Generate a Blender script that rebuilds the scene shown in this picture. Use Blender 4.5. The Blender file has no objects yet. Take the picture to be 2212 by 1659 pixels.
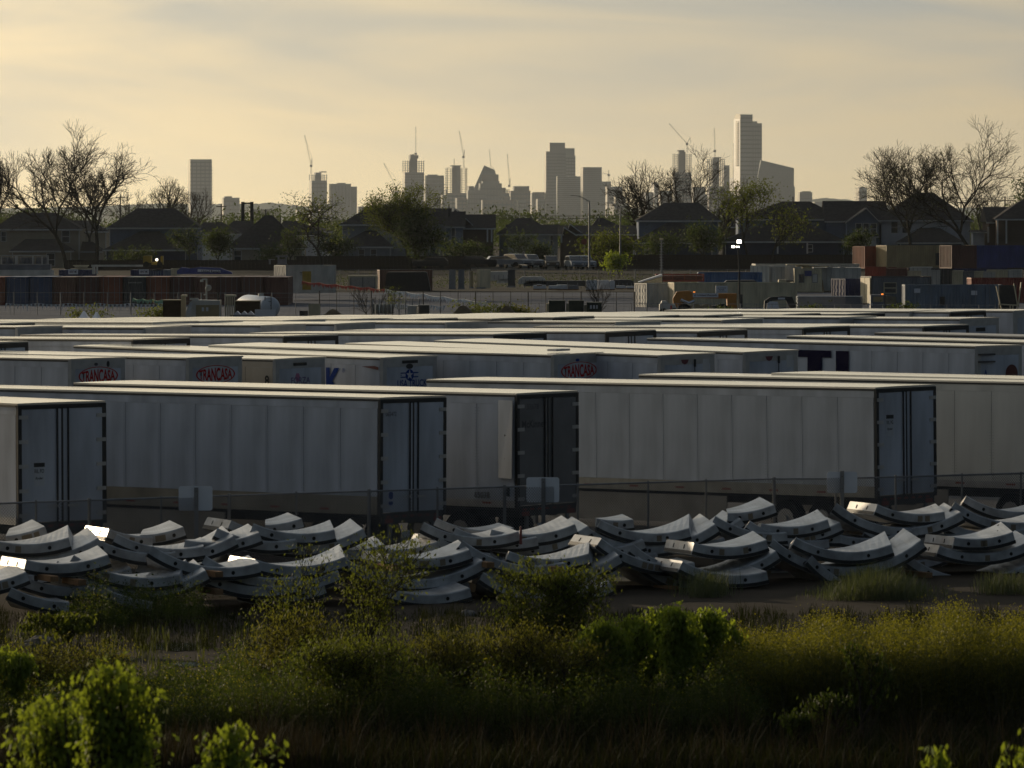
import bpy, math, random
import numpy as np
from mathutils import Vector, Matrix, Euler
R = math.radians
sc = bpy.context.scene
C = sc.collection
# ------------------------------------------------------------------ camera, sky, sun, exposure
F = 12300.0                      # focal length in units of a 2212-wide picture
HC = 8.4                         # camera height above the trailer yard
HY = 485.0                       # picture row of the horizon
def P(x, y, Z):                  # a spot seen in the photograph, Z metres out
    return Vector(((x - 1106) / F * Z, Z, HC - (y - HY) / F * Z))
cd = bpy.data.cameras.new('camera'); cam = bpy.data.objects.new('camera', cd); C.objects.link(cam)
cam.location = (0, 0, HC); cam.rotation_euler = (R(90), 0, 0)
cd.sensor_width = 36; cd.lens = F * 36 / 2212; cd.shift_y = -(829.5 - HY) / 2212
cd.clip_start = 1; cd.clip_end = 60000
cd.dof.use_dof = True; cd.dof.focus_distance = 320; cd.dof.aperture_fstop = 8
sc.camera = cam
SUN_AZ, SUN_EL = R(41), R(10.4)   # left of the view axis
SD = Vector((-math.sin(SUN_AZ) * math.cos(SUN_EL), math.cos(SUN_AZ) * math.cos(SUN_EL), math.sin(SUN_EL)))
ld = bpy.data.lights.new('sun', 'SUN'); lo = bpy.data.objects.new('sun', ld); C.objects.link(lo)
ld.energy = 3.4; ld.angle = R(0.6); ld.color = (1, 0.80, 0.54)
lo.rotation_euler = SD.to_track_quat('Z', 'Y').to_euler(); lo.location = (-300, 300, 200)
sc.view_settings.view_transform = 'Standard'; sc.view_settings.look = 'None'
sc.view_settings.exposure = -0.05; sc.view_settings.gamma = 1; sc.view_settings.use_curve_mapping = False
sc.render.engine = 'CYCLES'
sc.cycles.use_denoising = True
sc.cycles.max_bounces = 6; sc.cycles.diffuse_bounces = 3; sc.cycles.glossy_bounces = 3; sc.cycles.volume_bounces = 0
sc.cycles.transmission_bounces = 3; sc.cycles.sample_clamp_indirect = 4

W = bpy.data.worlds.new('World'); sc.world = W; W.use_nodes = True
nt = W.node_tree; N = nt.nodes; LK = nt.links
for n in list(N): N.remove(n)
def nd(t, **k):
    n = N.new(t)
    for a, b in k.items(): setattr(n, a, b)
    return n
def mth(op, a, b=None, c=None, clamp=False):
    n = N.new('ShaderNodeMath'); n.operation = op; n.use_clamp = clamp
    for i, v in enumerate((a, b, c)):
        if v is None: continue
        if isinstance(v, (int, float)): n.inputs[i].default_value = v
        else: LK.new(v, n.inputs[i])
    return n.outputs[0]
def mixc(f, a, b, mode='MIX'):
    n = N.new('ShaderNodeMix'); n.data_type = 'RGBA'; n.blend_type = mode
    for s, v in ((0, f), (6, a), (7, b)):
        if isinstance(v, (int, float)): n.inputs[s].default_value = v
        elif isinstance(v, tuple): n.inputs[s].default_value = (*v, 1)
        else: LK.new(v, n.inputs[s])
    return n.outputs[2]
tc = nd('ShaderNodeTexCoord'); sep = nd('ShaderNodeSeparateXYZ'); LK.new(tc.outputs['Generated'], sep.inputs[0])
X, Y, Z_ = sep.outputs
az = mth('ARCTAN2', X, Y)                                    # 0 ahead, positive right
el = mth('ARCSINE', Z_)
elc = mth('MAXIMUM', el, 0.0)
dot = nd('ShaderNodeVectorMath', operation='DOT_PRODUCT'); LK.new(tc.outputs['Generated'], dot.inputs[0]); dot.inputs[1].default_value = SD
gam = mth('ARCCOSINE', mth('MINIMUM', dot.outputs['Value'], 0.9999))
glow = mth('MULTIPLY', mth('EXPONENT', mth('MULTIPLY', mth('MULTIPLY', gam, gam), -.5 / R(26)**2)), 3.05)   # falls off away from the sun
lowf = mth('EXPONENT', mth('MULTIPLY', elc, -1 / R(4.2)))       # bright air hugging the horizon
midf = mth('EXPONENT', mth('MULTIPLY', elc, -1 / R(10)))
wcol = nd('ShaderNodeVectorMath', operation='SCALE'); wcol.inputs[0].default_value = (0.90, 0.72, 0.385); LK.new(mth('MULTIPLY', glow, lowf), wcol.inputs['Scale'])
haze_c = wcol.outputs[0]
# streaky cloud sheet: noise laid out in azimuth and elevation
cv = nd('ShaderNodeCombineXYZ')
LK.new(mth('MULTIPLY', az, 9.0), cv.inputs[0])
LK.new(mth('ADD', mth('MULTIPLY', el, 62.0), mth('MULTIPLY', az, 5.0)), cv.inputs[1])
ns = nd('ShaderNodeTexNoise'); ns.inputs['Scale'].default_value = 1.0; ns.inputs['Detail'].default_value = 5; ns.inputs['Roughness'].default_value = 0.5
ns.inputs['Distortion'].default_value = 0.5; LK.new(cv.outputs[0], ns.inputs['Vector'])
cv2 = nd('ShaderNodeCombineXYZ'); LK.new(mth('MULTIPLY', az, 4.0), cv2.inputs[0]); LK.new(mth('MULTIPLY', el, 24.0), cv2.inputs[1]); cv2.inputs[2].default_value = 3.3
ns2 = nd('ShaderNodeTexNoise'); ns2.inputs['Scale'].default_value = 1.4; ns2.inputs['Detail'].default_value = 3; LK.new(cv2.outputs[0], ns2.inputs['Vector'])
cl = mth('ADD', mth('MULTIPLY', ns.outputs[0], 0.55), mth('MULTIPLY', ns2.outputs[0], 0.45))
mr = nd('ShaderNodeMapRange'); mr.interpolation_type = 'SMOOTHSTEP'; LK.new(cl, mr.inputs[0]); mr.inputs[1].default_value = 0.36; mr.inputs[2].default_value = 0.66
up = nd('ShaderNodeMapRange'); up.interpolation_type = 'SMOOTHSTEP'; LK.new(el, up.inputs[0]); up.inputs[1].default_value = R(0.15); up.inputs[2].default_value = R(1.5)
clf = mth('MULTIPLY', mth('MULTIPLY', mr.outputs[0], mth('ADD', up.outputs[0], 0.08)), 0.85, clamp=True)
glow2 = mth('MULTIPLY', mth('EXPONENT', mth('MULTIPLY', mth('MULTIPLY', gam, gam), -.5 / R(36)**2)), 1.80)
gcol = nd('ShaderNodeVectorMath', operation='SCALE'); gcol.inputs[0].default_value = (0.45, 0.445, 0.385); LK.new(glow2, gcol.inputs['Scale'])
vcol = nd('ShaderNodeVectorMath', operation='SCALE'); vcol.inputs[0].default_value = (0.36, 0.36, 0.33); LK.new(mth('MULTIPLY', glow2, mth('SUBTRACT', 1.0, lowf)), vcol.inputs['Scale'])
greyc = mixc(1.0, gcol.outputs[0], (0.035, 0.045, 0.06), 'ADD')
nish = nd('ShaderNodeTexSky', sky_type='NISHITA'); nish.sun_disc = False; nish.sun_elevation = SUN_EL; nish.sun_rotation = -SUN_AZ
nish.dust_density = 3; nish.air_density = 1.2
NB = nd('ShaderNodeVectorMath', operation='SCALE'); LK.new(nish.outputs[0], NB.inputs[0]); NB.inputs['Scale'].default_value = 0.05
base = mixc(1.0, haze_c, (0.020, 0.030, 0.050), 'ADD')
base = mixc(1.0, base, NB.outputs[0], 'ADD')
base = mixc(1.0, base, vcol.outputs[0], 'ADD')
skyc = mixc(clf, base, greyc)
bg = nd('ShaderNodeBackground'); LK.new(skyc, bg.inputs[0]); bg.inputs[1].default_value = 1.0
bg2 = nd('ShaderNodeOutputWorld'); LK.new(bg.outputs[0], bg2.inputs[0])
SKY = dict(bg=bg)

# ------------------------------------------------------------------ materials
MC = {}
def mat(name, col, rough=0.6, metal=0.0, var=0.12, scale=3.0, bump=0.0, bscale=40.0, emit=None, transl=0.0, spec=0.5, streak=0.0, grime=None):
    if name in MC: return MC[name]
    m = bpy.data.materials.new(name); m.use_nodes = True; t = m.node_tree; b = t.nodes['Principled BSDF']
    b.inputs['Roughness'].default_value = rough; b.inputs['Metallic'].default_value = metal
    b.inputs['Specular IOR Level'].default_value = spec if rough < .72 else .06
    b.inputs['Base Color'].default_value = (*col, 1)
    if var or streak:
        co = t.nodes.new('ShaderNodeTexCoord'); no = t.nodes.new('ShaderNodeTexNoise'); no.inputs['Scale'].default_value = scale; no.inputs['Detail'].default_value = 6
        src = co.outputs['Object']
        if streak:
            mp = t.nodes.new('ShaderNodeMapping'); mp.inputs['Scale'].default_value = (1, 1, streak); t.links.new(src, mp.inputs[0]); src = mp.outputs[0]
        t.links.new(src, no.inputs['Vector'])
        rp = t.nodes.new('ShaderNodeValToRGB'); rp.color_ramp.elements[0].position = 0.3; rp.color_ramp.elements[1].position = 0.7
        lo_ = tuple(c * (1 - var) for c in col) if grime is None else grime
        rp.color_ramp.elements[0].color = (*lo_, 1); rp.color_ramp.elements[1].color = (*[min(1, c * (1 + var * .6)) for c in col], 1)
        t.links.new(no.outputs[0], rp.inputs[0]); t.links.new(rp.outputs[0], b.inputs['Base Color'])
        if transl: MC[name + '_ramp'] = rp
    if bump:
        no2 = t.nodes.new('ShaderNodeTexNoise'); no2.inputs['Scale'].default_value = bscale; bp = t.nodes.new('ShaderNodeBump'); bp.inputs['Strength'].default_value = bump
        co2 = t.nodes.new('ShaderNodeTexCoord'); t.links.new(co2.outputs['Object'], no2.inputs['Vector'])
        t.links.new(no2.outputs[0], bp.inputs['Height']); t.links.new(bp.outputs[0], b.inputs['Normal'])
    if emit:
        b.inputs['Emission Color'].default_value = (*emit[:3], 1); b.inputs['Emission Strength'].default_value = emit[3]
    if transl:
        tr = t.nodes.new('ShaderNodeBsdfTranslucent'); mx = t.nodes.new('ShaderNodeMixShader'); mx.inputs[0].default_value = transl
        tr.inputs[0].default_value = (min(1, col[0] * 1.7), min(1, col[1] * 1.5), col[2] * .7, 1)
        out = t.nodes['Material Output']; t.links.new(b.outputs[0], mx.inputs[1]); t.links.new(tr.outputs[0], mx.inputs[2]); t.links.new(mx.outputs[0], out.inputs[0])
    MC[name] = m; return m

# ------------------------------------------------------------------ mesh helpers
class MB:
    def __init__(s): s.v = []; s.f = []
    def box(s, a, b):
        x0, y0, z0 = a; x1, y1, z1 = b; n = len(s.v)
        s.v += [(x0,y0,z0),(x1,y0,z0),(x1,y1,z0),(x0,y1,z0),(x0,y0,z1),(x1,y0,z1),(x1,y1,z1),(x0,y1,z1)]
        s.f += [tuple(n+i for i in q) for q in ((3,2,1,0),(4,5,6,7),(0,1,5,4),(1,2,6,5),(2,3,7,6),(3,0,4,7))]; return s
    def quad(s, a, b, c, d):
        n = len(s.v); s.v += [tuple(a), tuple(b), tuple(c), tuple(d)]; s.f.append((n, n+1, n+2, n+3)); return s
    def tri(s, a, b, c):
        n = len(s.v); s.v += [tuple(a), tuple(b), tuple(c)]; s.f.append((n, n+1, n+2)); return s
    def bar(s, p, q, r=0.05, r2=None, k=6):
        p, q = Vector(p), Vector(q); r2 = r if r2 is None else r2
        d = (q - p); 
        if d.length < 1e-6: return s
        d.normalize(); u = d.orthogonal().normalized(); w = d.cross(u); n = len(s.v)
        for c_, rr in ((p, r), (q, r2)):
            for i in range(k):
                a = 2 * math.pi * i / k + .4; s.v.append(tuple(c_ + u * math.cos(a) * rr + w * math.sin(a) * rr))
        for i in range(k): s.f.append((n+i, n+(i+1) % k, n+k+(i+1) % k, n+k+i))
        s.f.append(tuple(n+k-1-i for i in range(k))); s.f.append(tuple(n+k+i for i in range(k))); return s
    def prism(s, poly, ax, a, b):            # polygon in the plane normal to axis ax, swept from a to b
        def pt(u, w, t): return {0: (t, u, w), 1: (u, t, w), 2: (u, w, t)}[ax]
        n = len(s.v); k = len(poly); s.v += [pt(u, w, a) for u, w in poly] + [pt(u, w, b) for u, w in poly]
        s.f.append(tuple(n+i for i in range(k))); s.f.append(tuple(n+2*k-1-i for i in range(k)))
        for i in range(k): s.f.append((n+(i+1) % k, n+i, n+k+i, n+k+(i+1) % k))
        return s
    def build(s, name, m, parent=None, smooth=False):
        me = bpy.data.meshes.new(name); me.from_pydata(s.v, [], s.f); me.update()
        import bmesh
        bm = bmesh.new(); bm.from_mesh(me); bmesh.ops.recalc_face_normals(bm, faces=bm.faces); bm.to_mesh(me); bm.free()
        me.materials.append(m)
        if smooth: me.polygons.foreach_set('use_smooth', [True] * len(me.polygons))
        return link(name, me, parent)
def link(name, data, parent=None):
    o = bpy.data.objects.new(name, data); C.objects.link(o)
    if parent is not None: o.parent = parent
    return o
def npmesh(name, v, f, m, parent=None, k=4):
    me = bpy.data.meshes.new(name); v = np.asarray(v, dtype=np.float32); f = np.asarray(f, dtype=np.int32)
    me.vertices.add(len(v)); me.vertices.foreach_set('co', v.ravel())
    me.loops.add(f.size); me.loops.foreach_set('vertex_index', f.ravel())
    me.polygons.add(len(f)); me.polygons.foreach_set('loop_start', np.arange(len(f), dtype=np.int32) * f.shape[1])
    me.update(calc_edges=True); me.materials.append(m)
    return link(name, me, parent)
def tag(o, label=None, cat=None, group=None, kind=None):
    if label: o['label'] = label
    if cat: o['category'] = cat
    if group: o['group'] = group
    if kind: o['kind'] = kind
    return o
def thing(name, label, cat, loc=(0, 0, 0), rz=0.0, group=None, rot=None):
    o = bpy.data.objects.new(name, None); C.objects.link(o); o.empty_display_size = 0.5
    o.location = loc; o.rotation_euler = rot if rot else (0, 0, rz)
    return tag(o, label, cat, group)
def again(o, parent, loc=None, rot=None):       # another child sharing the mesh
    c = o.copy(); C.objects.link(c); c.parent = parent
    if loc is not None: c.location = loc
    if rot is not None: c.rotation_euler = rot
    return c
def copy_tree(o, parent=None, depth=0):
    c = o.copy(); C.objects.link(c)
    if parent is not None: c.parent = parent
    for ch in [x for x in o.children if x is not c]: copy_tree(ch, c, depth + 1)
    return c
TXT = {}
def lettering(s, width, m, parent, plane, u, w, off=0.012, name='lettering', height=None, bold=0.0, warp=None, shear=0.0):
    """flat print: plane 'end' (faces +x), 'side' (faces -y); centred at (u, w)"""
    cu = bpy.data.curves.new(name, 'FONT'); cu.body = s; cu.align_x = 'CENTER'; cu.align_y = 'CENTER'; cu.size = 1; cu.offset = bold; cu.extrude = 0; cu.shear = shear; cu.resolution_u = 3
    tmp = bpy.data.objects.new('tmp', cu); C.objects.link(tmp)
    me = bpy.data.meshes.new_from_object(tmp); bpy.data.objects.remove(tmp); bpy.data.curves.remove(cu)
    vs = [v.co.copy() for v in me.vertices]; xs = [v.x for v in vs]; ys = [v.y for v in vs]
    cx, cy = (max(xs)+min(xs))/2, (max(ys)+min(ys))/2; sx = width / max(1e-6, max(xs)-min(xs)); sy = sx if height is None else height / (max(ys)-min(ys))
    for v, c in zip(me.vertices, vs):
        a, b = (c.x-cx)*sx, (c.y-cy)*sy
        if warp: b *= math.sqrt(max(0.05, 1 - (a / (width * warp)) ** 2))
        v.co = (off, u+a, w+b) if plane == 'end' else (u+a, -off, w+b)
    me.materials.clear(); me.materials.append(m); me.name = name
    return link(name, me, parent)
def disc(u, w, ru, rw, plane, off, n=28, inner=None):
    b = MB(); 
    def pt(a, k=1.0):
        x, z = u + ru * k * math.cos(a), w + rw * k * math.sin(a)
        return (off, x, z) if plane == 'end' else (x, -off, z)
    for i in range(n):
        a0, a1 = 2*math.pi*i/n, 2*math.pi*(i+1)/n
        if inner: b.quad(pt(a0), pt(a1), pt(a1, inner), pt(a0, inner))
        else: b.tri(pt(a0), pt(a1), (off, u, w) if plane == 'end' else (u, -off, w))
    return b
GP = [(-400, 0), (190, 0), (205, .25), (300, .3), (560, .43), (650, .8), (880, 1.7), (1200, 1.7), (24000, 1.7)]
def gz(Z):
    for (a, za), (b, zb) in zip(GP, GP[1:]):
        if Z <= b: return za + (zb - za) * max(0, (Z - a)) / (b - a)
    return 1.7
# ------------------------------------------------------------------ ground, hills, haze
dirt = mat('dirt', (0.030, 0.024, 0.018), .95, var=.45, scale=.35, bump=.5, bscale=3)
asph = mat('yard_gravel', (0.09, 0.09, 0.095), .9, var=.3, scale=.25, bump=.4, bscale=4)
gv = MB(); xs = [-9000, -2500, -600, -150, 150, 600, 2500, 9000]; zs = sorted(set([-60, 20, 60, 80, 100, 120, 140, 160, 175, 190, 205, 230, 300, 400, 480, 560, 650, 880, 1200, 3000, 8000, 21800]))
gv.v = [(x, z, gz(z)) for z in zs for x in xs]
gv.f = [(j*8+i, j*8+i+1, (j+1)*8+i+1, (j+1)*8+i) for j in range(len(zs)-1) for i in range(7)]
tag(gv.build('ground', dirt), kind='structure')
def sheet(name, z0, z1, x0, x1, m, dz=.004, n=10):
    b = MB(); zz = sorted(set([z0 + (z1-z0)*i/n for i in range(n+1)] + [g for g, _ in GP if z0 < g < z1]))
    b.v = [(x, z, gz(z)+dz) for z in zz for x in (x0, x1)]
    b.f = [(2*i, 2*i+1, 2*i+3, 2*i+2) for i in range(len(zz)-1)]
    return tag(b.build(name, m), kind='structure')
sheet('trailer_yard', 151, 330, -60, 60, asph)
sheet('gravel_lot', 440, 640, -90, 90, mat('pale_gravel', (0.085, 0.095, 0.12), .9, var=.25, scale=.12, bump=.4, bscale=2))
# hills on the horizon
hill = mat('hill_scrub', (0.06, 0.07, 0.04), .95, var=.3, scale=.004)
rnd = random.Random(4)
def ridge(Z, pts, depth, amp):
    b = MB(); n = 0; row = []
    for (xa, ya), (xb, yb) in zip(pts, pts[1:]):
        k = max(2, int(abs(xb-xa)/6))
        for i in range(k):
            t = i/k; row.append((xa+(xb-xa)*t, ya+(yb-ya)*t + rnd.uniform(-amp, amp)))
    row.append(pts[-1])
    for x, y in row:
        p = P(x, y, Z); b.v += [(p.x, Z-depth, 1.0), (p.x, Z-depth*.4, p.z*.6), (p.x, Z, p.z), (p.x, Z+depth, 1.0)]
    for i in range(len(row)-1):
        for j in range(3): b.f.append((4*i+j, 4*i+4+j, 4*i+5+j, 4*i+1+j))
    return b
tag(ridge(19000, [(-60, 452), (200, 446), (330, 440), (540, 441), (585, 438), (640, 444), (700, 450), (860, 452), (1200, 455), (1700, 440), (1730, 434), (1780, 427), (1830, 431), (1860, 436), (1950, 447), (2260, 452)], 900, .9).build('hills', hill), kind='structure')

# ------------------------------------------------------------------ trailers
white = mat('white_trailer_paint', (0.43, 0.465, 0.53), .26, var=.28, scale=1.6, streak=.22, bump=.03, bscale=.8, spec=.5)
white2 = mat('cream_trailer_paint', (0.46, 0.485, 0.52), .26, var=.28, scale=1.4, streak=.22, bump=.03, bscale=.8)
dimpaint = mat('weathered_trailer_paint', (0.46, 0.47, 0.48), .45, var=.2, scale=.8, streak=.3)
darkpaint = mat('charcoal_door_paint', (0.15, 0.15, 0.155), .5, var=.2, scale=1.5)
roofm = mat('sky_tinted_roof_aluminium', (0.90, 0.84, 0.72), .13, metal=.45, var=.05, scale=.9)  # aluminium with the warm glow of the sky tinted into its colour
alu = mat('aluminium_rail', (0.42, 0.42, 0.42), .42, metal=.6, var=.15)
galv = mat('galvanised_steel', (0.22, 0.225, 0.235), .55, metal=.6, var=.2)
black = mat('black_steel', (0.025, 0.025, 0.025), .6, var=.3)
rubber = mat('tyre_rubber', (0.02, 0.02, 0.02), .85, var=.2)
rimm = mat('wheel_rim', (0.4, 0.4, 0.4), .4, metal=.7)
redtape = mat('marker_red', (0.22, 0.03, 0.02), .5, var=0)
logored = mat('logo_red', (0.40, 0.02, 0.02), .8, var=0)
logoblue = mat('logo_blue', (0.02, 0.05, 0.22), .8, var=0)
lognavy = mat('logo_dark_navy', (0.012, 0.010, 0.035), .8, var=0)
loggrey = mat('logo_grey', (0.06, 0.06, 0.065), .6, var=0)
skirtm = mat('side_skirt_panel', (0.30, 0.27, 0.23), .6, var=.3, scale=1)
MS = {}
def shared(key, fn):
    if key not in MS: MS[key] = fn()
    return MS[key]
def inst(name, me, parent, loc=(0,0,0), rot=(0,0,0)):
    o = link(name, me, parent); o.location = loc; o.rotation_euler = rot; return o
def mesh_of(mb, m, smooth=False):
    o = mb.build('tmp', m, None, smooth); me = o.data; bpy.data.objects.remove(o); return me
Wt, Ht = 2.6, 4.1
def wheel_mesh():
    b = MB(); b.prism([(.5*math.cos(a*.3927), .5*math.sin(a*.3927)) for a in range(16)], 1, 0, .28); return mesh_of(b, rubber)
def rim_mesh():
    b = MB(); b.prism([(.28*math.cos(a*.52), .28*math.sin(a*.52)) for a in range(12)], 1, -.02, .02); b.prism([(.1*math.cos(a*.785), .1*math.sin(a*.785)) for a in range(8)], 1, -.07, -.021); return mesh_of(b, rimm)
def trailer(c, e=None, f=None, L=16.15, end='rear', lvl=2, alpha=None, g=0.0, label='', side=None, door=None, roof=None, skirt=False, name='semi_trailer', group='white box trailers parked in the yard', base_z=1.2, rail=None, flat=False):
    """c: picture spot of the near top corner; e: far top corner of the visible end; f: near top corner of the far end"""
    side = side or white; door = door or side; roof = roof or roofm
    Zc = (HC - Ht - g) * F / (c[1] - HY); pc = P(c[0], c[1], Zc)
    if alpha is None:
        best = min((abs(((pc.x + Wt*math.sin(R(a/4)))/(Zc + Wt*math.cos(R(a/4)))*F + 1106) - e[0]), a/4) for a in range(80, 280 if lvl > 2 else 196)); alpha = best[1]
    al = R(alpha)
    if f is not None:
        L = min((abs(((pc.x - l*.1*math.cos(al))/(Zc + l*.1*math.sin(al))*F + 1106) - f[0]), l*.1) for l in range(138, 163))[1]
    pitch = roll = 0.0
    if f is not None:
        Zf = Zc + L*math.sin(al); pitch = ((HY + (HC - Ht - g)*F/Zf) - f[1]) * Zf / F / L
    if e is not None and e[1] is not None:
        Ze = Zc + Wt*math.cos(al); roll = ((HY + (HC - Ht - g)*F/Ze) - e[1]) * Ze / F / Wt
    if flat:
        Zf = Zc + L*math.sin(al); pitch = ((HY + (HC - Ht - g)*F/Zf) - (c[1] - 2.2)) * Zf / F / L
    pitch = max(-.02, min(.02, pitch)); roll = max(-.02, min(.02, roll))
    rot = Euler((roll, pitch, -al)); loc = pc - rot.to_matrix() @ Vector((0, 0, Ht))
    t = thing(name, label, 'trailer', loc, rot=rot, group=group)
    b0 = base_z
    MB().box((-L+.03, .03, b0), (-.05, Wt-.03, Ht-.06)).build('body', dimpaint if lvl > 1 else side, t)
    # roof: a shallow crown
    rb = MB(); n = 6
    for i in range(n):
        y0, y1 = -.0 + Wt*i/n, Wt*(i+1)/n; h = lambda y: Ht - .02 + .008*(1 - (2*y/Wt-1)**2)
        rb.quad((-L, y0, h(y0)), (0, y0, h(y0)), (0, y1, h(y1)), (-L, y1, h(y1)))
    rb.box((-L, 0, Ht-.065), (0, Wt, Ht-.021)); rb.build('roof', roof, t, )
    MB().box((-L+.01, .008, Ht-.30), (-.06, .028, Ht-.067)).build('top_rail', side, t); MB().box((-L+.01, -.006, Ht-.115), (-.06, .0079, Ht-.067)).build('roof_edge_trim', black, t)
    rz1, rm1 = rail or (.12, alu)
    MB().box((-L+.01, -.012, b0-.06), (-.06, .028, b0+rz1)).build('bottom_rail', rm1, t)
    if lvl >= 2:
        pw = 1.22 if lvl > 2 else 1.22
        def panel():
            b = MB(); b.box((0.009, .006, b0+rz1+.006), (pw-.009, .029, Ht-.305)); return mesh_of(b, side)
        me = shared(('panel', side.name, pw, b0+rz1), panel); k = int((L-.15)/pw)
        for i in range(k): inst('side_panel', me, t, (-.07-(i+1)*pw, 0, 0))
        if lvl > 2:
            def rivets():
                b = MB()
                for j in range(30):
                    z = b0+rz1+.08+j*(Ht-.42-b0-rz1)/30
                    for dx in (-.05, .05): b.box((dx-.007, .001, z), (dx+.007, .0059, z+.014))
                return mesh_of(b, loggrey)
            me = shared(('rivets', b0+rz1), rivets)
            for i in range(1, k): inst('rivet_row', me, t, (-.07-i*pw, 0, 0))
    if end == 'rear':
        fr = MB(); hd, fw = (.10, .11) if lvl > 1 else (.17, .15)
        fr.box((-.05, 0, b0-.1), (.03, fw, Ht-.065)).box((-.05, Wt-fw, b0-.1), (.03, Wt, Ht-.065)).box((-.05, fw+.001, Ht-.065-hd), (.03, Wt-fw-.001, Ht-.066)).box((-.05, fw+.001, b0-.28), (.02, Wt-fw-.001, b0-.02)).box((-.05, Wt/2-.025, b0), (.03, Wt/2+.025, Ht-.066-hd))
        fr.build('rear_frame', black if lvl > 0 else alu, t)
        if lvl >= 1:
            top = Ht-.075-hd
            for s in (0, 1):
                y0, y1 = (fw+.01, Wt/2-.03) if s == 0 else (Wt/2+.03, Wt-fw-.01)
                d = MB().box((-.045, y0, b0), (.022, y1, top)).build('door', door, t)
                for yy in ((y1-.13,) if s == 0 else (y0+.13,)):
                    MB().bar((.05, yy, b0-.05), (.05, yy, top+.02), .024, k=6).build('lock_rod', black, d)
                if lvl > 2:
                    yh = y0 if s == 0 else y1
                    for j in range(5):
                        z = b0+.12+j*(top-b0-.35)/4
                        s0, s1 = sorted((yh-.10*(1 if s == 0 else -1), yh+.17*(1 if s == 0 else -1)))
                        MB().box((.0225, s0, z), (.045, s1, z+.09)).build('hinge', alu, d)
                    MB().box((.056, y1-.42 if s == 0 else y0+.1, b0+.35), (.075, y1-.1 if s == 0 else y0+.42, b0+.4)).build('handle', alu, d)
        if lvl > 2:
            for i in range(7): MB().box((.021, .25+i*.31, b0-.13), (.026, .40+i*.31, b0-.08)).build('marker_strip', redtape, t)
            for yy in (.35, Wt-.55): MB().box((-.02, yy, .55), (.05, yy+.1, b0-.281)).build('guard_post', galv, t)
            MB().box((-.03, .1, .45), (.06, Wt-.1, .55)).build('underride_guard', galv, t)
            for yy in (.2, Wt-.5): MB().box((.021, yy, b0-.27), (.035, yy+.3, b0-.16)).build('tail_light', redtape, t)
            pl = MB().box((.061, .8, .56), (.065, 1.12, .73)).build('number_plate', white2, t)
    else:
        for s in (0, 1):
            y0, y1 = (.0, .26) if s == 0 else (Wt-.26, Wt)
            MB().prism([(-.06, y0), (0.0, y0+.08 if s == 0 else y0), (0.0, y1 if s == 0 else y1-.08), (-.06, y1)], 2, b0-.05, Ht-.066).build('corner_post', alu, t)
        MB().box((-.05, .262, b0), (.0, Wt-.262, Ht-.36)).build('front_wall', door, t)
        MB().box((-.05, .262, Ht-.358), (.004, Wt-.262, Ht-.066)).build('top_rail', alu, t)
    if lvl > 2 or skirt:
        MB().box((-L+1, .5, b0-.34), (-.3, .62, b0-.15)).build('chassis_rail', black, t)
        MB().box((-L+1, Wt-.62, b0-.34), (-.3, Wt-.5, b0-.15)).build('chassis_rail', black, t)
        wm, rm = shared('wheel', wheel_mesh), shared('rim', rim_mesh)
        far = end != 'rear'
        for ax in (1.9, 3.15):
            xx = -ax if not far else -L+ax
            MB().bar((xx, .2, .52), (xx, Wt-.2, .52), .07).build('axle', black, t)
            for yy in (.06, Wt-.34):
                w = inst('wheel', wm, t, (xx, yy, .5)); inst('rim', rm, w, (0, 0 if yy < 1 else .28, 0))
        xg = -L+3.6 if not far else -3.2
        for yy in (.5, Wt-.62): MB().box((xg-.06, yy, .02), (xg+.06, yy+.12, b0-.15)).build('landing_leg', galv, t)
        MB().box((-L+4.6, .05, .30), (-5.2, .09, b0-.145)).build('side_skirt', skirtm, t)
        if lvl > 2:
            ms = shared('mstrip', lambda: mesh_of(MB().box((0, -.0165, 0), (.30, -.0125, .05)), redtape))
            for i in range(9): inst('marker_strip', ms, t, (-L+1+i*1.65, 0, b0+.03))
    return t
def sticker(t, y, z, s1, s2):
    MB().box((.023, y-.16, z-.28), (.0245, y+.16, z+.28)).build('sticker', white2, t)
    MB().box((.025, y-.16, z+.18), (.0255, y+.16, z+.28)).build('sticker_band', black, t)
    lettering(s1, .28, loggrey, t, 'end', y, z+.08, .027, height=.1, bold=.02)
    lettering(s2, .24, loggrey, t, 'end', y, z-.1, .027, height=.08, bold=.03, shear=.3)
G1 = 'white box trailers standing behind the chain link fence'
t1 = trailer((37, 870), (228, 864), lvl=3, skirt=True, label='white box trailer at the left picture edge, rear doors with a small square sticker', group=G1)
sticker(t1, .62, 2.35, 'RIL PO', 'Ryder')
t2 = trailer((820, 857), (963, 853), lvl=3, skirt=True, rail=(.40, mat('stained_kick_panel', (.26, .23, .18), .7, var=.3, scale=1.2)), label='long white box trailer with stained lower band, directly left of the dark-doored trailer', group=G1)
lettering('065472', .42, loggrey, t2, 'end', .42, 3.66, .026, height=.11)
disc(.42, 1.62, .09, .09, 'end', .026).build('round_emblem', logoblue, t2); MB().box((.0225, .34, 1.38), (.026, .50, 1.47)).build('emblem_label', logoblue, t2)
t3 = trailer((1115, 848), (1248, 842), (157, 825), lvl=3, side=white, door=darkpaint, label='box trailer with charcoal rear doors and a bent white corner panel, McK lettering faintly visible', group=G1)
t3['label'] = 'box trailer with charcoal rear doors, faint dark lettering and a bent white corner panel'
lettering('McKinney', 1.02, loggrey, t3, 'end', .72, 3.25, .026, height=.25, bold=.02)
lettering('33678', .5, loggrey, t3, 'end', .66, 3.72, .026, height=.14)
lettering('65038', .5, loggrey, t3, 'side', -1.1, 1.45, .03, height=.16, bold=.02)
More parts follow.
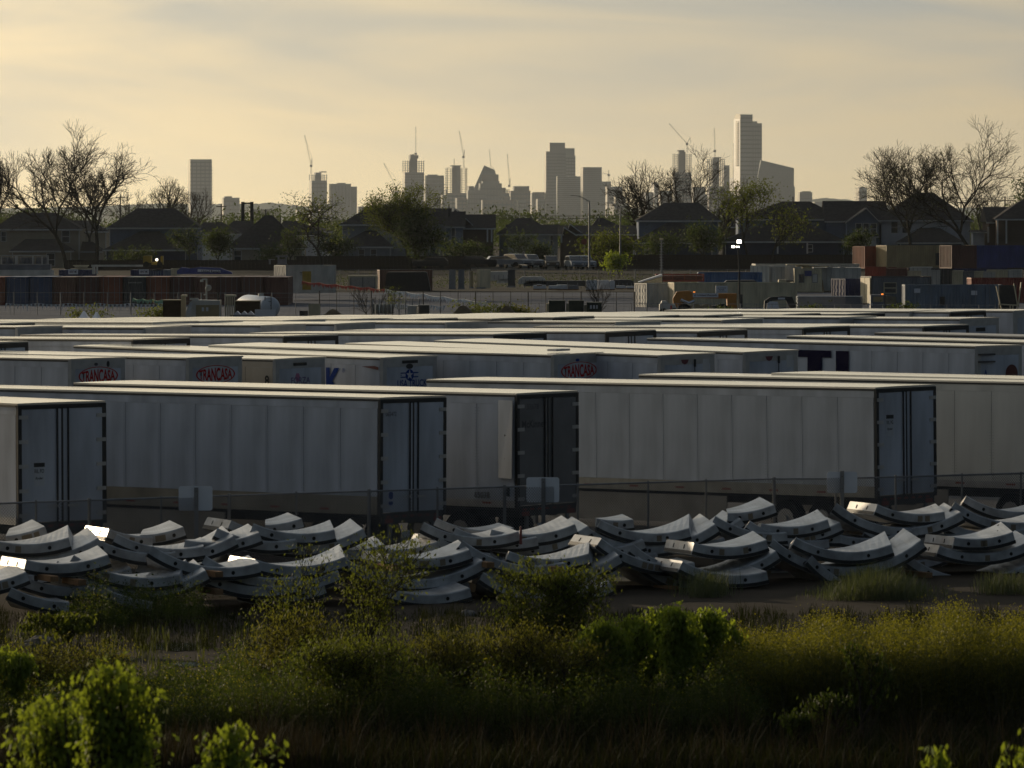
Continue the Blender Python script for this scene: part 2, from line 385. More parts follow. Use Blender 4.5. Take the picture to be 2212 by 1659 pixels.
fl = MB(); fl.quad((-.55, -.02, 1.9), (.02, -.20, 1.9), (.02, -.16, 3.9), (-.55, -.02, 3.9)); fl.quad((-.55, -.045, 1.9), (.02, -.225, 1.9), (.02, -.185, 3.9), (-.55, -.045, 3.9)); fl.build('bent_panel', white2, t3)
for z in (1.55, 2.4, 3.0): MB().prism([(.12*math.cos(a), .12*math.sin(a)+z) for a in [i*.7854 for i in range(8)]], 0, -.30, -.22).build('corner_lamp', black, t3)
t4 = trailer((1891, 835), (2020, 829), (900, 818), lvl=3, rail=(.24, mat('cream_rail', (.34, .31, .25), .6, var=.25)), side=white2, door=white, skirt=True, label='long cream-white box trailer in the right half with a sticker on its rear door', group=G1)
sticker(t4, .58, 3.05, 'RIL PG', 'Ryder')
t5 = trailer((2392, 827), alpha=37.6, f=(1378, 807), lvl=3, side=mat('ivory_trailer_paint', (.58, .57, .53), .22, var=.2, scale=1.2, streak=.2, bump=.03, bscale=.8), label='cream box trailer at the right picture edge behind the long one with a door sticker', group=G1)
t6 = trailer((2680, 828), alpha=37.6, f=(1665, 804), lvl=2, label='white box trailer showing only a thin roof edge, last one of the front row', group=G1)
t7 = trailer((-420, 870), alpha=41, lvl=2, label='white box trailer hidden outside the left edge beside the door trailer', group=G1) if False else None
G2 = 'box trailers with their blank front walls towards the fence'
def oval(t, u=1.3, w=3.50):
    disc(u, w, .86, .27, 'end', .006, 36).build('logo_field', white2, t)
    disc(u, w, .90, .30, 'end', .010, 40, .93).build('logo_ring', logored, t)
    lettering('TRANCASA', 1.52, logored, t, 'end', u, w, .012, height=.44, bold=.03, warp=.62)
ra = trailer((150, 774), (273, 770), end='nose', lvl=2, label='white trailer with a red oval logo on its front, leftmost of the three', group=G2); oval(ra)
disc(1.2, 3.88, .09, .05, 'end', .008).build('fixture', loggrey, ra); disc(1.75, 3.88, .07, .1, 'end', .008).build('fixture', black, ra)
rb_ = trailer((404, 771), (526, 767), end='nose', lvl=2, label='white trailer with red oval logo on its front wall, directly left of the tan-sided trailer', group=G2); oval(rb_)
rc = trailer((592, 774), (705, 769), end='nose', lvl=2, g=-.12, side=mat('tan_trailer_skin', (.42, .37, .30), .5, var=.25, scale=.8, streak=.3), door=white, label='trailer with tan side and purple lettering on its white front wall', group=G2)
lettering('FORZA', .95, mat('logo_purple', (.10, .07, .18), .5, var=0), rc, 'end', 1.3, 3.33, .008, height=.22, bold=.01); disc(1.15, 3.43, .13, .16, 'end', .006, 6).build('logo_emblem', mat('logo_pink', (.35, .12, .22), .5, var=0), rc)
MB().box((.001, .95, 3.82), (.02, 1.6, 3.92)).build('air_connector', black, rc)
lettering('8', .2, black, rc, 'side', -.3, 3.36, .03, height=.34, bold=.03)
rd = trailer((823, 771), (947, 766), (100, 745), end='nose', lvl=2, g=-.11, label='white trailer with a blue star roundel on its front wall', group=G2)
lettering('K', .75, logoblue, rd, 'side', -2.35, 3.2, .031, height=.95, bold=.04); lettering('®', .15, logoblue, rd, 'side', -1.85, 3.6, .031, height=.15)
disc(1.28, 3.46, .19, .19, 'end', .012).build('roundel', logoblue, rd)
sb = MB(); 
for i in range(5):
    a = math.pi/2 + i*2*math.pi/5; p = lambda r_, q: (.014, 1.28+r_*.9*math.cos(q), 3.46+r_*math.sin(q)); sb.quad(p(0, 0), p(.07, a-math.pi/5), p(.18, a), p(.07, a+math.pi/5))
sb.build('star', white2, rd)
MB().box((.001, .88, 3.51), (.006, 1.68, 3.55)).box((.001, .88, 3.37), (.006, 1.68, 3.41)).box((.001, .88, 3.44), (.005, .92, 3.48)).build('roundel_bars', logoblue, rd)
lettering('USA TRUCK', 1.35, logoblue, rd, 'end', 1.4, 3.18, .012, height=.24, bold=.02)
MB().box((.001, .95, 3.85), (.02, 1.65, 3.95)).build('air_connector', black, rd); disc(1.28, 3.75, .16, .09, 'end', .01).build('fixture', black, rd)
vd = MB(); vd.quad((-.95, -.032, 3.76), (-.1, -.032, 3.66), (-.1, -.032, 3.76), (-.3, -.032, 3.79)); vd.build('side_badge', mat('badge_red', (.12, .02, .02), .5, var=0), rd)
lettering('VanGo', .5, white2, rd, 'side', -.5, 3.5, .034, height=.08) if False else None
re_ = trailer((1193, 765), (1305, 758), (436, 744), end='nose', lvl=2, label='white trailer with a red oval logo on its front, rightmost of the three', group=G2); oval(re_, 1.32, 3.50)
disc(1.25, 3.86, .10, .05, 'end', .008).build('fixture', logoblue, re_); MB().box((-1.3, 1.2, Ht+.03), (-.9, 1.9, Ht+.1)).build('roof_hatch', alu, re_)
rf = trailer((1423, 766), (1546, 761), (693, 740), end='nose', lvl=2, label='plain white trailer with a small red badge, directly right of the rightmost red oval logo', group=G2)
rg = trailer((1607, 759), (1727, 754), (875, 734), end='nose', lvl=2, label='plain white trailer with a small red badge, beside the one with huge dark letters', group=G2)
for q in (rf, rg):
    MB().prism([(1.0, 3.90), (1.36, 3.90), (1.3, 3.78), (1.18, 3.73), (1.06, 3.78)], 0, .001, .006).build('badge', mat('badge_maroon', (.13, .03, .04), .5, var=0), q)
    MB().box((.001, 2.0, 3.5), (.005, 2.3, 3.9)).build('document_box', dimpaint, q); MB().bar((.03, 1.62, 3.9), (.03, 1.62, 3.65), .04).bar((.02, 1.62, 3.65), (.02, 1.62, 2.8), .012).build('air_connector', black, q)
rh = trailer((2109, 746), alpha=45, f=(1396, 729), end='nose', lvl=2, label='long white trailer with huge dark navy letters on its side near the right edge', group=G2)
for dx, w_, s_ in ((-8.95, .4, 'I'), (-7.7, 1.62, 'T'), (-6.35, .62, 'I')):
    bl = MB()
    if s_ == 'T': bl.box((dx-.81, -.0335, 3.52), (dx+.81, -.0305, 3.78)); bl.box((dx-.35, -.0335, 2.2), (dx+.35, -.0305, 3.5195))
    else: bl.box((dx-w_/2, -.0335, 2.2), (dx+w_/2, -.0305, 3.78))
    bl.build('lettering', lognavy, rh)
for z in (3.74, 3.48): MB().box((.03, .06, z), (.09, .95, z+.06)).build('conduit_loop', loggrey, rh)
lettering('A', .16, logoblue, rh, 'end', .5, 3.12, .02, height=.2, bold=.03)
MB().prism([(1.95+.34*math.cos(a), 3.05+.34*math.sin(a)) for a in [i*.314 for i in range(20)]], 0, .001, .006).build('round_logo', mat('logo_dark_red', (.09, .012, .01), .5, var=0), rh)
trailer((2420, 743), alpha=45, f=(1659, 724), end='nose', lvl=1, label='white trailer shown only as a bright roof strip behind the one with huge letters', group=G2)
trailer((2600, 736), alpha=45, f=(1831, 717), end='nose', lvl=1, roof=mat('dull_brown_roof', (.42, .38, .33), .45, metal=.2, var=.2), label='trailer shown only as a dull brown roof strip near the right edge', group=G2)
trailer((-190, 762), alpha=45, end='nose', lvl=1, label='white trailer shown only as a roof strip at the left edge', group=G2)
G3 = 'box trailers in the third row with black headers over their doors'
g3 = [((-58, 740), (60, 735), 'at the left picture edge'), ((285, 731), (412, 727), 'above the gap between the two left oval logos'), ((612, 724), (730, 721), 'above the tan-sided trailer'),
      ((1067, 720), (1183, 716), 'up and left of the rightmost red oval logo'), ((1308, 715), (1425, 710), 'above the plain white fronts in the centre right'), ((1507, 714), (1631, 709), 'left of the huge dark letters'),
      ((1734, 706), (1853, 702), 'above the huge dark letters'), ((1994, 703), (2106, 699), 'furthest right of its row')]
for c_, e_, s_ in g3:
    trailer(c_, e_, g=.25, lvl=1, flat=True, L=14.6 if c_[0] % 2 else 16.1, label='white trailer with black-framed rear doors, ' + s_, group=G3)
# further trailers: only roof edges and the tops of their ends show
G4 = 'distant box trailers at the back of the yard'
orange = mat('orange_stripe_paint', (.35, .09, .02), .5, var=.15)
g4 = [((35, 705), (137, 702), 'nose', None, 'white trailer with blue-white front at far left of the fourth row'), ((312, 706), (415, 702), 'nose', None, 'white trailer with pale front wall behind the left black-header trailer'),
      ((565, 701), (663, 698), 'nose', None, 'white trailer with small round mark on its front, left neighbour of the orange-striped one'), ((724, 698), (813, 694), 'nose', 'o', 'trailer with orange stripe round its side and front'),
      ((963, 695), (1055, 692), 'nose', None, 'pinkish-white trailer with two small dark connectors on its front'), ((1330, 694), (1437, 692), 'nose', 'g', 'grey trailer with rounded dark top in the fourth row'),
      ((1560, 690), (1650, 686), 'nose', None, 'white trailer behind the black-header one left of the huge letters'), ((1816, 684), (1894, 681), 'nose', None, 'white trailer with paired dark connectors, right part of the fourth row'),
      ((2075, 687), (2160, 684), 'nose', None, 'white trailer above the rightmost black-header trailer')]
for c_, e_, en, k_, s_ in g4:
    t = trailer(c_, e_, g=.28, flat=True, end=en, lvl=1, label=s_, group=G4, side=dimpaint if k_ == 'g' else white, L=15.2)
    if k_ == 'o':
        MB().box((-12, .0, 2.9), (-.07, .0075, 3.62)).build('stripe', orange, t); MB().box((.001, .262, 2.9), (.006, Wt-.262, 3.55)).build('stripe', orange, t)
    elif k_ is None:
        MB().box((.001, 1.0, 3.5), (.02, 1.6, 3.66)).build('air_connector', black, t)
g5 = [((-30, 693), (60, 690), 'rear', 'first roof strip at far left below the pale gravel'), ((330, 690), (425, 687), 'nose', 'white front below the small gabled roofs'), ((427, 688), (518, 686), 'nose', 'cream front below the white truck cab'),
      ((609, 686), (700, 683), 'nose', 'white one below the round tank'), ((756, 683), (840, 681), 'nose', 'white one below the bright tarpaulin'), ((896, 683), (985, 680), 'rear', 'dark-headed one below the grey box at the fence'),
      ((1060, 682), (1140, 679), 'rear', 'white one left of the three skips'), ((1195, 681), (1290, 678), 'rear', 'dark-headed one below the three skips'), ((1380, 680), (1480, 676), 'rear', 'dark-headed one left of the orange telehandler'),
      ((1520, 677), (1612, 674), 'rear', 'dark-headed one below the orange telehandler'), ((1690, 675), (1775, 672), 'rear', 'one below the folded black lift'), ((1830, 674), (1905, 671), 'rear', 'one with dark rounded header below the navy container'),
      ((1966, 668), (2044, 665), 'nose', 'white front with a small round mark below the grey-blue container'), ((2052, 669), (2100, 666), 'rear', 'short dark-headed one near the right edge'), ((2190, 667), (2270, 664), 'nose', 'blue-grey one at the right edge')]
for c_, e_, en, s_ in g5:
    c_ = (c_[0], c_[1]+(5 if c_[0] < 1100 else 3)); e_ = (e_[0], e_[1]+(5 if c_[0] < 1100 else 3))
    trailer(c_, e_, alpha=44, g=.3, flat=True, end=en, lvl=1, label='far-row trailer: ' + s_, group=G4, side=[white, dimpaint, white2][int(c_[0]) % 3], L=15.5)
# ------------------------------------------------------------------ chain link fence and sign backs
def fz(px): return 133.5 + px / 2212 * 17.0            # how far out the fence stands
def fp(px, h): 
    Z = fz(px); return Vector(((px-1106)/F*Z, Z, h))
fence = thing('chain_link_fence', 'low chain link fence with steel posts between the concrete segments and the trailers', 'fence', fp(-40, 0))
FO = fence.location
pts = [-40, 78, 193, 348, 495, 640, 797, 945, 1090, 1248, 1400, 1525, 1672, 1805, 1935, 2078, 2205, 2260]
def ftop(px): return 1.86 + (.0 if px < 1680 else -.04)
for i, px in enumerate(pts):
    a = fp(px, 0) - FO; big = i in (2, 4, 6, 8, 12)
    MB().bar(a + Vector((0, 0, -.1)), a + Vector((0, 0, ftop(px) + .05)), .045 if big else .028, k=8).build('post', galv, fence)
rl = MB()
for a, b in zip(pts, pts[1:]): rl.bar(fp(a, ftop(a)) - FO, fp(b, ftop(b)) - FO, .024, k=6)
rl.build('top_rail', galv, fence)
rl = MB()
A, B = fp(pts[0], 0) - FO, fp(pts[-1], 0) - FO; Lf = (B - A).length; u = (B - A) / Lf; pitch = .075; H_ = 1.84; k = 0; s = -H_
V_, F_ = [], []
nrm = Vector((-u.y, u.x, 0)) * .003
def wire(s0, z0, s1, z1):
    p, q = A + u*s0 + Vector((0, 0, z0)), A + u*s1 + Vector((0, 0, z1)); d = (q-p).normalized(); w = d.cross(nrm.normalized()) * .006; n = len(V_)
    for c_ in (p, q):
        for o_ in (w, nrm, -w): V_.append(tuple(c_ + o_))
    for i in range(3): F_.append((n+i, n+(i+1) % 3, n+3+(i+1) % 3, n+3+i))
while s < Lf:
    for sg in (0, 1):
        a0, a1 = max(0, s), min(Lf, s + H_)
        if a1 > a0:
            z0, z1 = a0 - s, a1 - s
            if sg: z0, z1 = H_ - z0, H_ - z1
            wire(a0, z0 + .02, a1, z1 + .02)
    s += pitch
tag(npmesh('wire_mesh', V_, F_, galv, fence), kind='stuff')
signm = mat('sign_back_white', (.62, .66, .72), .5, var=.06)
def sign(x0, x1, y0, y1, xp, ytop, lab, rz=0):
    Z = fz((x0+x1)/2) - .35; a = P((x0+x1)/2, y1, Z); b = P((x0+x1)/2, y0, Z); w = (x1-x0)/F*Z
    g = P(xp, y0, Z); t = thing('sign', lab, 'sign', (g.x, Z, 0), rz=R(rz), group='sign boards seen from behind in front of the fence')
    cx = a.x - g.x; h0, h1 = a.z, b.z; rr = .06
    poly = []
    for (sx, sz, a0) in ((cx+w/2-rr, h1-rr, 0), (cx-w/2+rr, h1-rr, 90), (cx-w/2+rr, h0+rr, 180), (cx+w/2-rr, h0+rr, 270)):
        for q in range(4): poly.append((sx+rr*math.cos(R(a0+q*30)), sz+rr*math.sin(R(a0+q*30))))
    MB().prism(poly, 1, 0, .012).build('board', signm, t)
    zt = P(xp, ytop, Z).z
    b_ = MB().box((-.035, -.06, -.1), (.035, -.045, zt)).box((-.05, -.045, -.1), (-.03, -.002, zt)).box((.03, -.045, -.1), (.05, -.002, zt)); b_.build('post', galv, t)
    for z in (h0+.12, h1-.12): MB().bar((0, -.075, z), (0, -.002, z), .014).build('bolt', black, t)
sign(386, 459, 1050, 1103, 424, 1053, 'blank white back of a sign board on a post, leftmost of the three', 2)
sign(1137, 1208, 1031, 1085, 1174, 1033, 'blank white back of a sign board in front of the dark trailer doors', -2)
sign(1786, 1852, 1019, 1065, 1819, 1017, 'blank white back of a sign board on a taller post, rightmost of three', 0)

# ------------------------------------------------------------------ precast tunnel segments
conc = mat('precast_concrete', (0.36, 0.37, 0.385), .36, var=.5, scale=2.6, bump=.3, bscale=14, spec=.7)
conc_end = conc
gask = mat('black_gasket', (.012, .012, .013), .6, var=0)
hole = mat('bolt_pocket_dark', (.02, .02, .02), .9, var=0)
patch = mat('mortar_patch', (.22, .18, .13), .8, var=.2)
wood = mat('dunnage_timber', (.22, .13, .07), .8, var=.3, scale=2)
BETA = R(25)
srnd = random.Random(11)
def segment(Lp, Rp, layer='f', lab='', skew=.3, w=1.4, th=.29, RAD=3.25, slot=True, patches=True, beta=None, dz=None):
    be = R(beta) if beta else BETA
    back = {'f': 13.0, 'm': 9.0, 'b': 5.4, 'g': 14.5}[layer] if dz is None else dz
    xm = (Lp[0]+Rp[0])/2; Zc = fz(xm) - back
    # plan positions of both ends along the axis a
    wscr = (Rp[0]-Lp[0])/F*Zc; ch = wscr/math.cos(be)
    ZL, ZR = Zc - ch/2*math.sin(be), Zc + ch/2*math.sin(be)
    pl, pr = P(Lp[0], Lp[1], ZL), P(Rp[0], Rp[1], ZR)
    ax = (pr - pl); c = ax.length; ax.normalize(); wd = Vector((-math.sin(be), math.cos(be), 0)); up_ = ax.cross(wd).normalized()
    ctr = (pl + pr)/2
    half = math.asin(min(.95, c/2/RAD)); n = 14
    M = Matrix(((ax.x, wd.x, up_.x), (ax.y, wd.y, up_.y), (ax.z, wd.z, up_.z)))
    t = thing('tunnel_segment', lab, 'concrete segment', ctr - up_*(RAD*(1-math.cos(half)) + th), rot=M.to_euler(), group='curved precast concrete segments piled before the fence')
    inv = M.inverted()
    o = inv @ (ctr - t.location)             # arc centre sits above
    cz = o.z + RAD*math.cos(half)
    vis = any(k_ in lab for k_ in ('sunlit', 'glaring', 'brilliant', 'ribbed', 'pale end', 'blunt end', 'mottled', 'square end', 'strap on its end', 'raised left end', 'upturned'))
    dL = (.03 if vis else -w*math.tan(be)*srnd.uniform(.9, 1.05))/RAD; dR = (skew*.95+.05)/RAD
    def pt(f, v, r):                         # f: 0..1 along, v: 0..1 across, r radius
        a0, a1 = -half - dL*v, half + dR*v
        a = a0 + (a1-a0)*f
        return (r*math.sin(a), v*w, cz - r*math.cos(a))
    b = MB(); cf = .025
    ring = lambda f: [pt(f, 0, RAD+cf), pt(f, cf/w, RAD), pt(f, 1-cf/w, RAD), pt(f, 1, RAD+cf), pt(f, 1, RAD+th), pt(f, 0, RAD+th)]
    for i in range(n+1): b.v += ring(i/n)
    for i in range(n):
        for j in range(6): b.f.append((6*i+j, 6*i+(j+1) % 6, 6*i+6+(j+1) % 6, 6*i+6+j))
    b.f.append((5, 4, 3, 2, 1, 0)); b.f.append(tuple(6*n+i for i in range(6)))
    b.build('body', conc, t)
    # sealing gasket running round the edge, near the outer face
    g = MB(); g0, g1 = RAD+th*.70, RAD+th*.97
    for i in range(n):
        f0, f1 = i/n, (i+1)/n
        q = [Vector(pt(f0, 0, g0)), Vector(pt(f1, 0, g0)), Vector(pt(f1, 0, g1)), Vector(pt(f0, 0, g1))]; off = Vector((0, -.018, 0))
        g.quad(*[x+off for x in q]); g.quad(q[0]+off, q[1]+off, q[1], q[0]); g.quad(q[2], q[3], q[3]+off, q[2]+off)
    e0 = Vector(pt(0, 0, g0)); en = (Vector(pt(0, 0, RAD)) - Vector(pt(.02, 0, RAD))).normalized()*.015
    q = [Vector(pt(0, .02, g0)), Vector(pt(0, .98, g0)), Vector(pt(0, .98, g1)), Vector(pt(0, .02, g1))]
    g.quad(*[x+en for x in q]); g.quad(q[0]+en, q[1]+en, q[1], q[0]); g.quad(q[2], q[3], q[3]+en, q[2]+en)
    g.build('gasket', gask, t)
    # bolt holes in the front face
    arcL = 2*half*RAD; nh = 2 if arcL < 2.9 else (3 if arcL < 3.9 else 4)
    for i in range(nh):
        f = (i+.5)/nh + srnd.uniform(-.01, .01); c0 = Vector(pt(f, 0, RAD+.12)); hb = MB()
        for k in range(10):
            a, a2 = k*.6283, (k+1)*.6283; hb.tri(c0+Vector((.045*math.cos(a), -.003, .045*math.sin(a))), c0+Vector((.045*math.cos(a2), -.003, .045*math.sin(a2))), c0+Vector((0, -.001, 0)))
        hb.build('bolt_hole', hole, t)
    if patches:
        for i in range(srnd.choice((0, 1, 2, 3))):
            f = srnd.uniform(.3, .75); pb = MB(); df = .13/arcL; pb.quad(*[Vector(pt(ff, 0, rr))+Vector((0, -.004, 0)) for ff, rr in ((f, RAD+.05), (f+df, RAD+.05), (f+df, RAD+.19), (f, RAD+.19))]); pb.build('mortar_patch', patch, t)
    if slot:
        for (f, v, l) in ((.78, .45, .22), (.9, .8, .1)):
            pb = MB(); pb.quad(Vector(pt(f, v, RAD-.004)), Vector(pt(f+l/arcL, v+.02, RAD-.004)), Vector(pt(f+l/arcL, v+.09, RAD-.004)), Vector(pt(f, v+.07, RAD-.004))); pb.build('bolt_pocket', hole, t)
    # ribs on the left end face
    for v in ((.3, .68) if vis else ()):
        q = [Vector(pt(0, v, RAD+.07)), Vector(pt(0, v+.035, RAD+.07)), Vector(pt(0, v+.035, RAD+.17)), Vector(pt(0, v, RAD+.17))]; MB().quad(*[x+en*.3 for x in q]).build('end_slot', hole, t)
    return t
S = [ # left end, right end of the front upper edge, layer, skew, place words
 ((12,1158),(97,1137),'b',.2,'small piece at far left behind its stack, tipped up to the right'),
 ((-25,1163),(148,1161),'m',.55,'topmost piece of the leftmost stack, white inner face in view'),
 ((-60,1176),(212,1162),'m',.3,'second piece from the top in the leftmost stack'),
 ((-110,1200),(140,1225),'m',.3,'third piece down at the left edge'),
 ((57,1209),(233,1198),'f',.3,'piece with a brightly sunlit end at the left edge'),
 ((-70,1262),(56,1235),'f',.2,'low piece tipping up to the right at the left edge'),
 ((52,1246),(222,1262),'f',.2,'low dark piece half buried in weeds at the left'),
 ((25,1268),(150,1300),'g',.2,'lowest piece at the left, resting in the weeds'),
 ((160,1198),(388,1240),'f',.75,'top of the second front stack, broad white inner face in view'),
 ((125,1211),(444,1232),'f',.3,'long one spanning under the second front stack'),
 ((214,1262),(330,1300),'g',.2,'low end poking out of weeds under the second stack'),
 ((207,1162),(380,1192),'m',.2,'middle one sloping right behind the second front stack'),
 ((302,1156),(396,1138),'b',.2,'small back piece tipped up to the right, third from left'),
 ((253,1152),(440,1180),'m',.5,'back stack top one with peaked right end, left third'),
 ((300,1185),(505,1158),'m',.3,'back stack second one, rising to the right'),
 ((236,1142),(330,1160),'b',.2,'back one with a tan sunlit left end'),
 ((330,1178),(560,1216),'f',.3,'long one sloping down to the right, left third'),
 ((445,1200),(650,1245),'f',.3,'long one sloping down under the stack behind the tall shrub'),
 ((500,1124),(620,1152),'b',.2,'back one with raised left end beside the fence'),
 ((573,1134),(652,1120),'b',.2,'small back piece tipped up left of the tall shrub'),
 ((548,1130),(722,1144),'m',.5,'back stack top one with peaked end, left of the tall shrub'),
 ((470,1140),(640,1165),'m',.3,'back stack middle one left of the tall shrub'),
 ((548,1158),(784,1142),'m',.3,'back stack lower one tipped up at the tall shrub'),
 ((552,1208),(745,1203),'f',.5,'top of the stack behind the tall shrub, sunlit left end'),
 ((505,1238),(730,1232),'f',.3,'second of the stack behind the tall shrub'),
 ((520,1268),(700,1262),'f',.3,'lowest of the stack behind the tall shrub'),
 ((782,1178),(945,1170),'m',.3,'rear one of the twin tops right of the tall shrub'),
 ((840,1196),(1014,1187),'f',.35,'front one of the twin tops beside the tall shrub, brilliant end'),
 ((735,1196),(1042,1210),'f',.2,'long one under the twin tops right of the tall shrub'),
 ((806,1245),(1012,1258),'f',.2,'third down right of the tall shrub, light strap on its end'),
 ((825,1264),(1014,1270),'g',.2,'lowest one right of the tall shrub'),
 ((950,1160),(1060,1195),'m',.2,'one with dark upturned left end beside the twin tops'),
 ((916,1127),(1120,1148),'m',.2,'long one running right below the fence, centre'),
 ((944,1118),(1110,1140),'b',.2,'back long one just below the fence, centre'),
 ((1062,1143),(1242,1132),'m',.3,'top centre one below the sign before the dark doors'),
 ((1030,1160),(1270,1136),'m',.25,'second one below the sign before the dark doors'),
 ((1000,1166),(1220,1215),'f',.2,'long one with black strap loops sloping right, centre'),
 ((1062,1192),(1160,1240),'m',.2,'centre piece showing a pale sunlit triangular end'),
 ((1115,1182),(1222,1182),'m',.5,'rear twin of the white peaked tops in the centre'),
 ((1100,1190),(1271,1196),'f',.75,'top of the centre stack with white peaked inner face'),
 ((1060,1200),(1336,1199),'f',.35,'second one of the centre stack'),
 ((1040,1215),(1316,1246),'f',.2,'third one of the centre stack, white shelf edge'),
 ((1045,1235),(1320,1258),'g',.2,'lowest one of the centre stack'),
 ((1298,1122),(1488,1141),'m',.75,'back stack top one with a tall white peak, right of centre'),
 ((1290,1120),(1368,1122),'b',.35,'small flat white one by the fence, right of centre'),
 ((1262,1134),(1545,1132),'m',.3,'second one under the tall white peak'),
 ((1240,1150),(1420,1195),'m',.2,'one sloping down to the right under the tall white peak'),
 ((1406,1152),(1565,1162),'m',.3,'rear one of the twin tops right of centre, glaring sunlit end'),
 ((1500,1172),(1655,1166),'f',.35,'front one of the twin tops right of centre, tan ribbed end'),
 ((1300,1162),(1500,1215),'f',.2,'long one sloping right below the glaring end'),
 ((1370,1176),(1676,1190),'f',.25,'long one under the twin tops right of centre'),
 ((1380,1202),(1500,1262),'f',.2,'lower piece with a tan sunlit slanted end right of centre'),
 ((1475,1212),(1656,1234),'g',.2,'lowest one right of centre with ribbed tan end'),
 ((1465,1172),(1600,1120),'b',.2,'back one rising right beside the wheel arch'),
 ((1546,1114),(1700,1150),'m',.2,'one sloping right before the trailer skirt'),
 ((1620,1124),(1790,1165),'m',.2,'one sloping right, lower right of the skirt'),
 ((1572,1108),(1672,1090),'b',.3,'back white piece tipped up beside the trailer wheels'),
 ((1645,1130),(1788,1122),'m',.45,'top one before the trailer wheels'),
 ((1655,1150),(1814,1128),'m',.2,'second one before the trailer wheels'),
 ((1740,1146),(1815,1155),'m',.5,'rear white top in the right pile'),
 ((1720,1160),(1925,1176),'f',.6,'front white top in the right pile'),
 ((1672,1164),(1990,1166),'f',.3,'long one under the white tops in the right pile'),
 ((1755,1200),(1830,1258),'f',.2,'small one with a sunlit tilted end in the right pile'),
 ((1600,1185),(1760,1238),'m',.2,'shaded one running behind the tilted end'),
 ((1896,1089),(2040,1105),'m',.5,'top one with a pale end below the taller sign'),
 ((1808,1086),(2075,1106),'m',.3,'long one under the pale-ended top, tipped up at both ends'),
 ((1875,1136),(2000,1175),'m',.2,'one with a grey blunt end left of the last stack'),
 ((2062,1160),(2188,1149),'f',.45,'topmost of the last stack, sunlit mottled end'),
 ((2010,1148),(2140,1140),'m',.35,'flat white one behind the top of the last stack'),
 ((2030,1178),(2230,1166),'f',.3,'second of the last stack with a mottled end'),
 ((1972,1145),(2120,1190),'m',.2,'one with a glaring square end beside the last stack'),
 ((1965,1200),(2240,1205),'f',.2,'lowest of the last stack'),
 ((70,1222),(282,1226),'m',.3,'shaded filler one between the two leftmost stacks'),
 ((300,1216),(505,1212),'m',.3,'shaded one behind the second front stack'),
 ((430,1228),(640,1258),'f',.25,'shaded low one left of the stack behind the tall shrub'),
 ((640,1166),(830,1176),'m',.35,'shaded one just behind the tall shrub top'),
 ((660,1196),(870,1222),'m',.3,'shaded one half hidden by the tall shrub'),
 ((890,1192),(1090,1208),'m',.3,'shaded one behind the stack right of the tall shrub'),
 ((1190,1160),(1390,1166),'m',.3,'shaded one between the centre stack and the tall white peak'),
 ((1240,1196),(1430,1226),'m',.3,'shaded low one right of the centre stack'),
 ((1420,1226),(1600,1250),'f',.25,'shaded one low under the ribbed tan end, running right'),
 ((1560,1170),(1760,1196),'m',.3,'shaded one between the twin tops and the right pile'),
 ((1640,1212),(1850,1216),'m',.3,'shaded low one behind the tilted end, right pile'),
 ((1800,1150),(1980,1138),'m',.35,'shaded one under the pale-ended top, left side'),
 ((1835,1186),(2040,1194),'m',.3,'shaded one between the right pile and the last stack'),
 ((2050,1128),(2240,1132),'m',.35,'shaded one below the pair at the right edge'),
 ((985,1138),(1160,1160),'m',.3,'shaded one under the long pair below the fence'),
 ((400,1166),(560,1150),'m',.3,'shaded one at the fence, left of the tall shrub'),
 ((2088,1070),(2262,1098),'b',.25,'upper one of the pair at the right picture edge'),
 ((2063,1083),(2275,1115),'m',.25,'lower one of the pair at the right picture edge'),
]
for a, b, ly, sk, lab in S:
    segment(a, b, ly, 'curved concrete segment, ' + lab, skew=sk, slot=sk >= .45)
# timbers under and between the segments
trnd = random.Random(5)
TIM = [(100, 1248, 'in the gap of the leftmost stacks'), (160, 1256, 'under the second front stack'), (455, 1238, 'between the left stacks'), (455, 1276, 'low between the left stacks'), (835, 1225, 'right of the tall shrub'), (850, 1300, 'under the stack right of the tall shrub'),
       (1040, 1218, 'beside the twin tops'), (1190, 1228, 'in the centre stack'), (1180, 1262, 'low in the centre stack'), (1480, 1290, 'right of centre on the ground'), (1440, 1270, 'beside the ribbed end'), (1700, 1270, 'in the right pile'), (2055, 1256, 'glaring beneath the last stack'), (1985, 1240, 'left of the last stack'), (2150, 1262, 'under the last stack')]
for x, y, lab in TIM:
    Z = fz(x) - 13.2; p = P(x, y, Z); t = MB().box((-.09, -.5, -.06), (.09, .5, .06)).build('timber_block', wood)
    t.location = p; t.rotation_euler = (0, 0, BETA); tag(t, 'squared timber spacer lying ' + lab, 'timber', 'timber spacers among the concrete segments')
slab = MB().box((-2.2, -.9, -.2), (2.2, .9, .12)).build('concrete_slab', mat('pale_slab', (.42, .33, .22), .9, var=.3, scale=1.2, bump=.3, bscale=6)); slab.location = P(1385, 1262, 133.5); slab.rotation_euler = (0, 0, -.25)
tag(slab, 'flat pale slab on the ground beneath the ribbed tan end', 'slab')
slab2 = MB().box((-1.2, -.9, -.2), (1.2, .9, .1)).build('concrete_slab', MC['pale_slab']); slab2.location = P(1040, 1262, 131); slab2.rotation_euler = (0, 0, -.15)
tag(slab2, 'flat pale slab on the ground right of the twin tops', 'slab')
cone = MB().bar((0, 0, 0), (0, 0, .28), .035, .03, k=10).bar((0, 0, .28), (0, 0, .42), .035, .02, k=10).build('bottle', mat('bottle_dark_red', (.16, .03, .03), .35, var=0)); cone.location = P(1125, 1176, fz(1115)-9.4)
tag(cone, 'dark red bottle standing on the centre pile of segments', 'bottle')
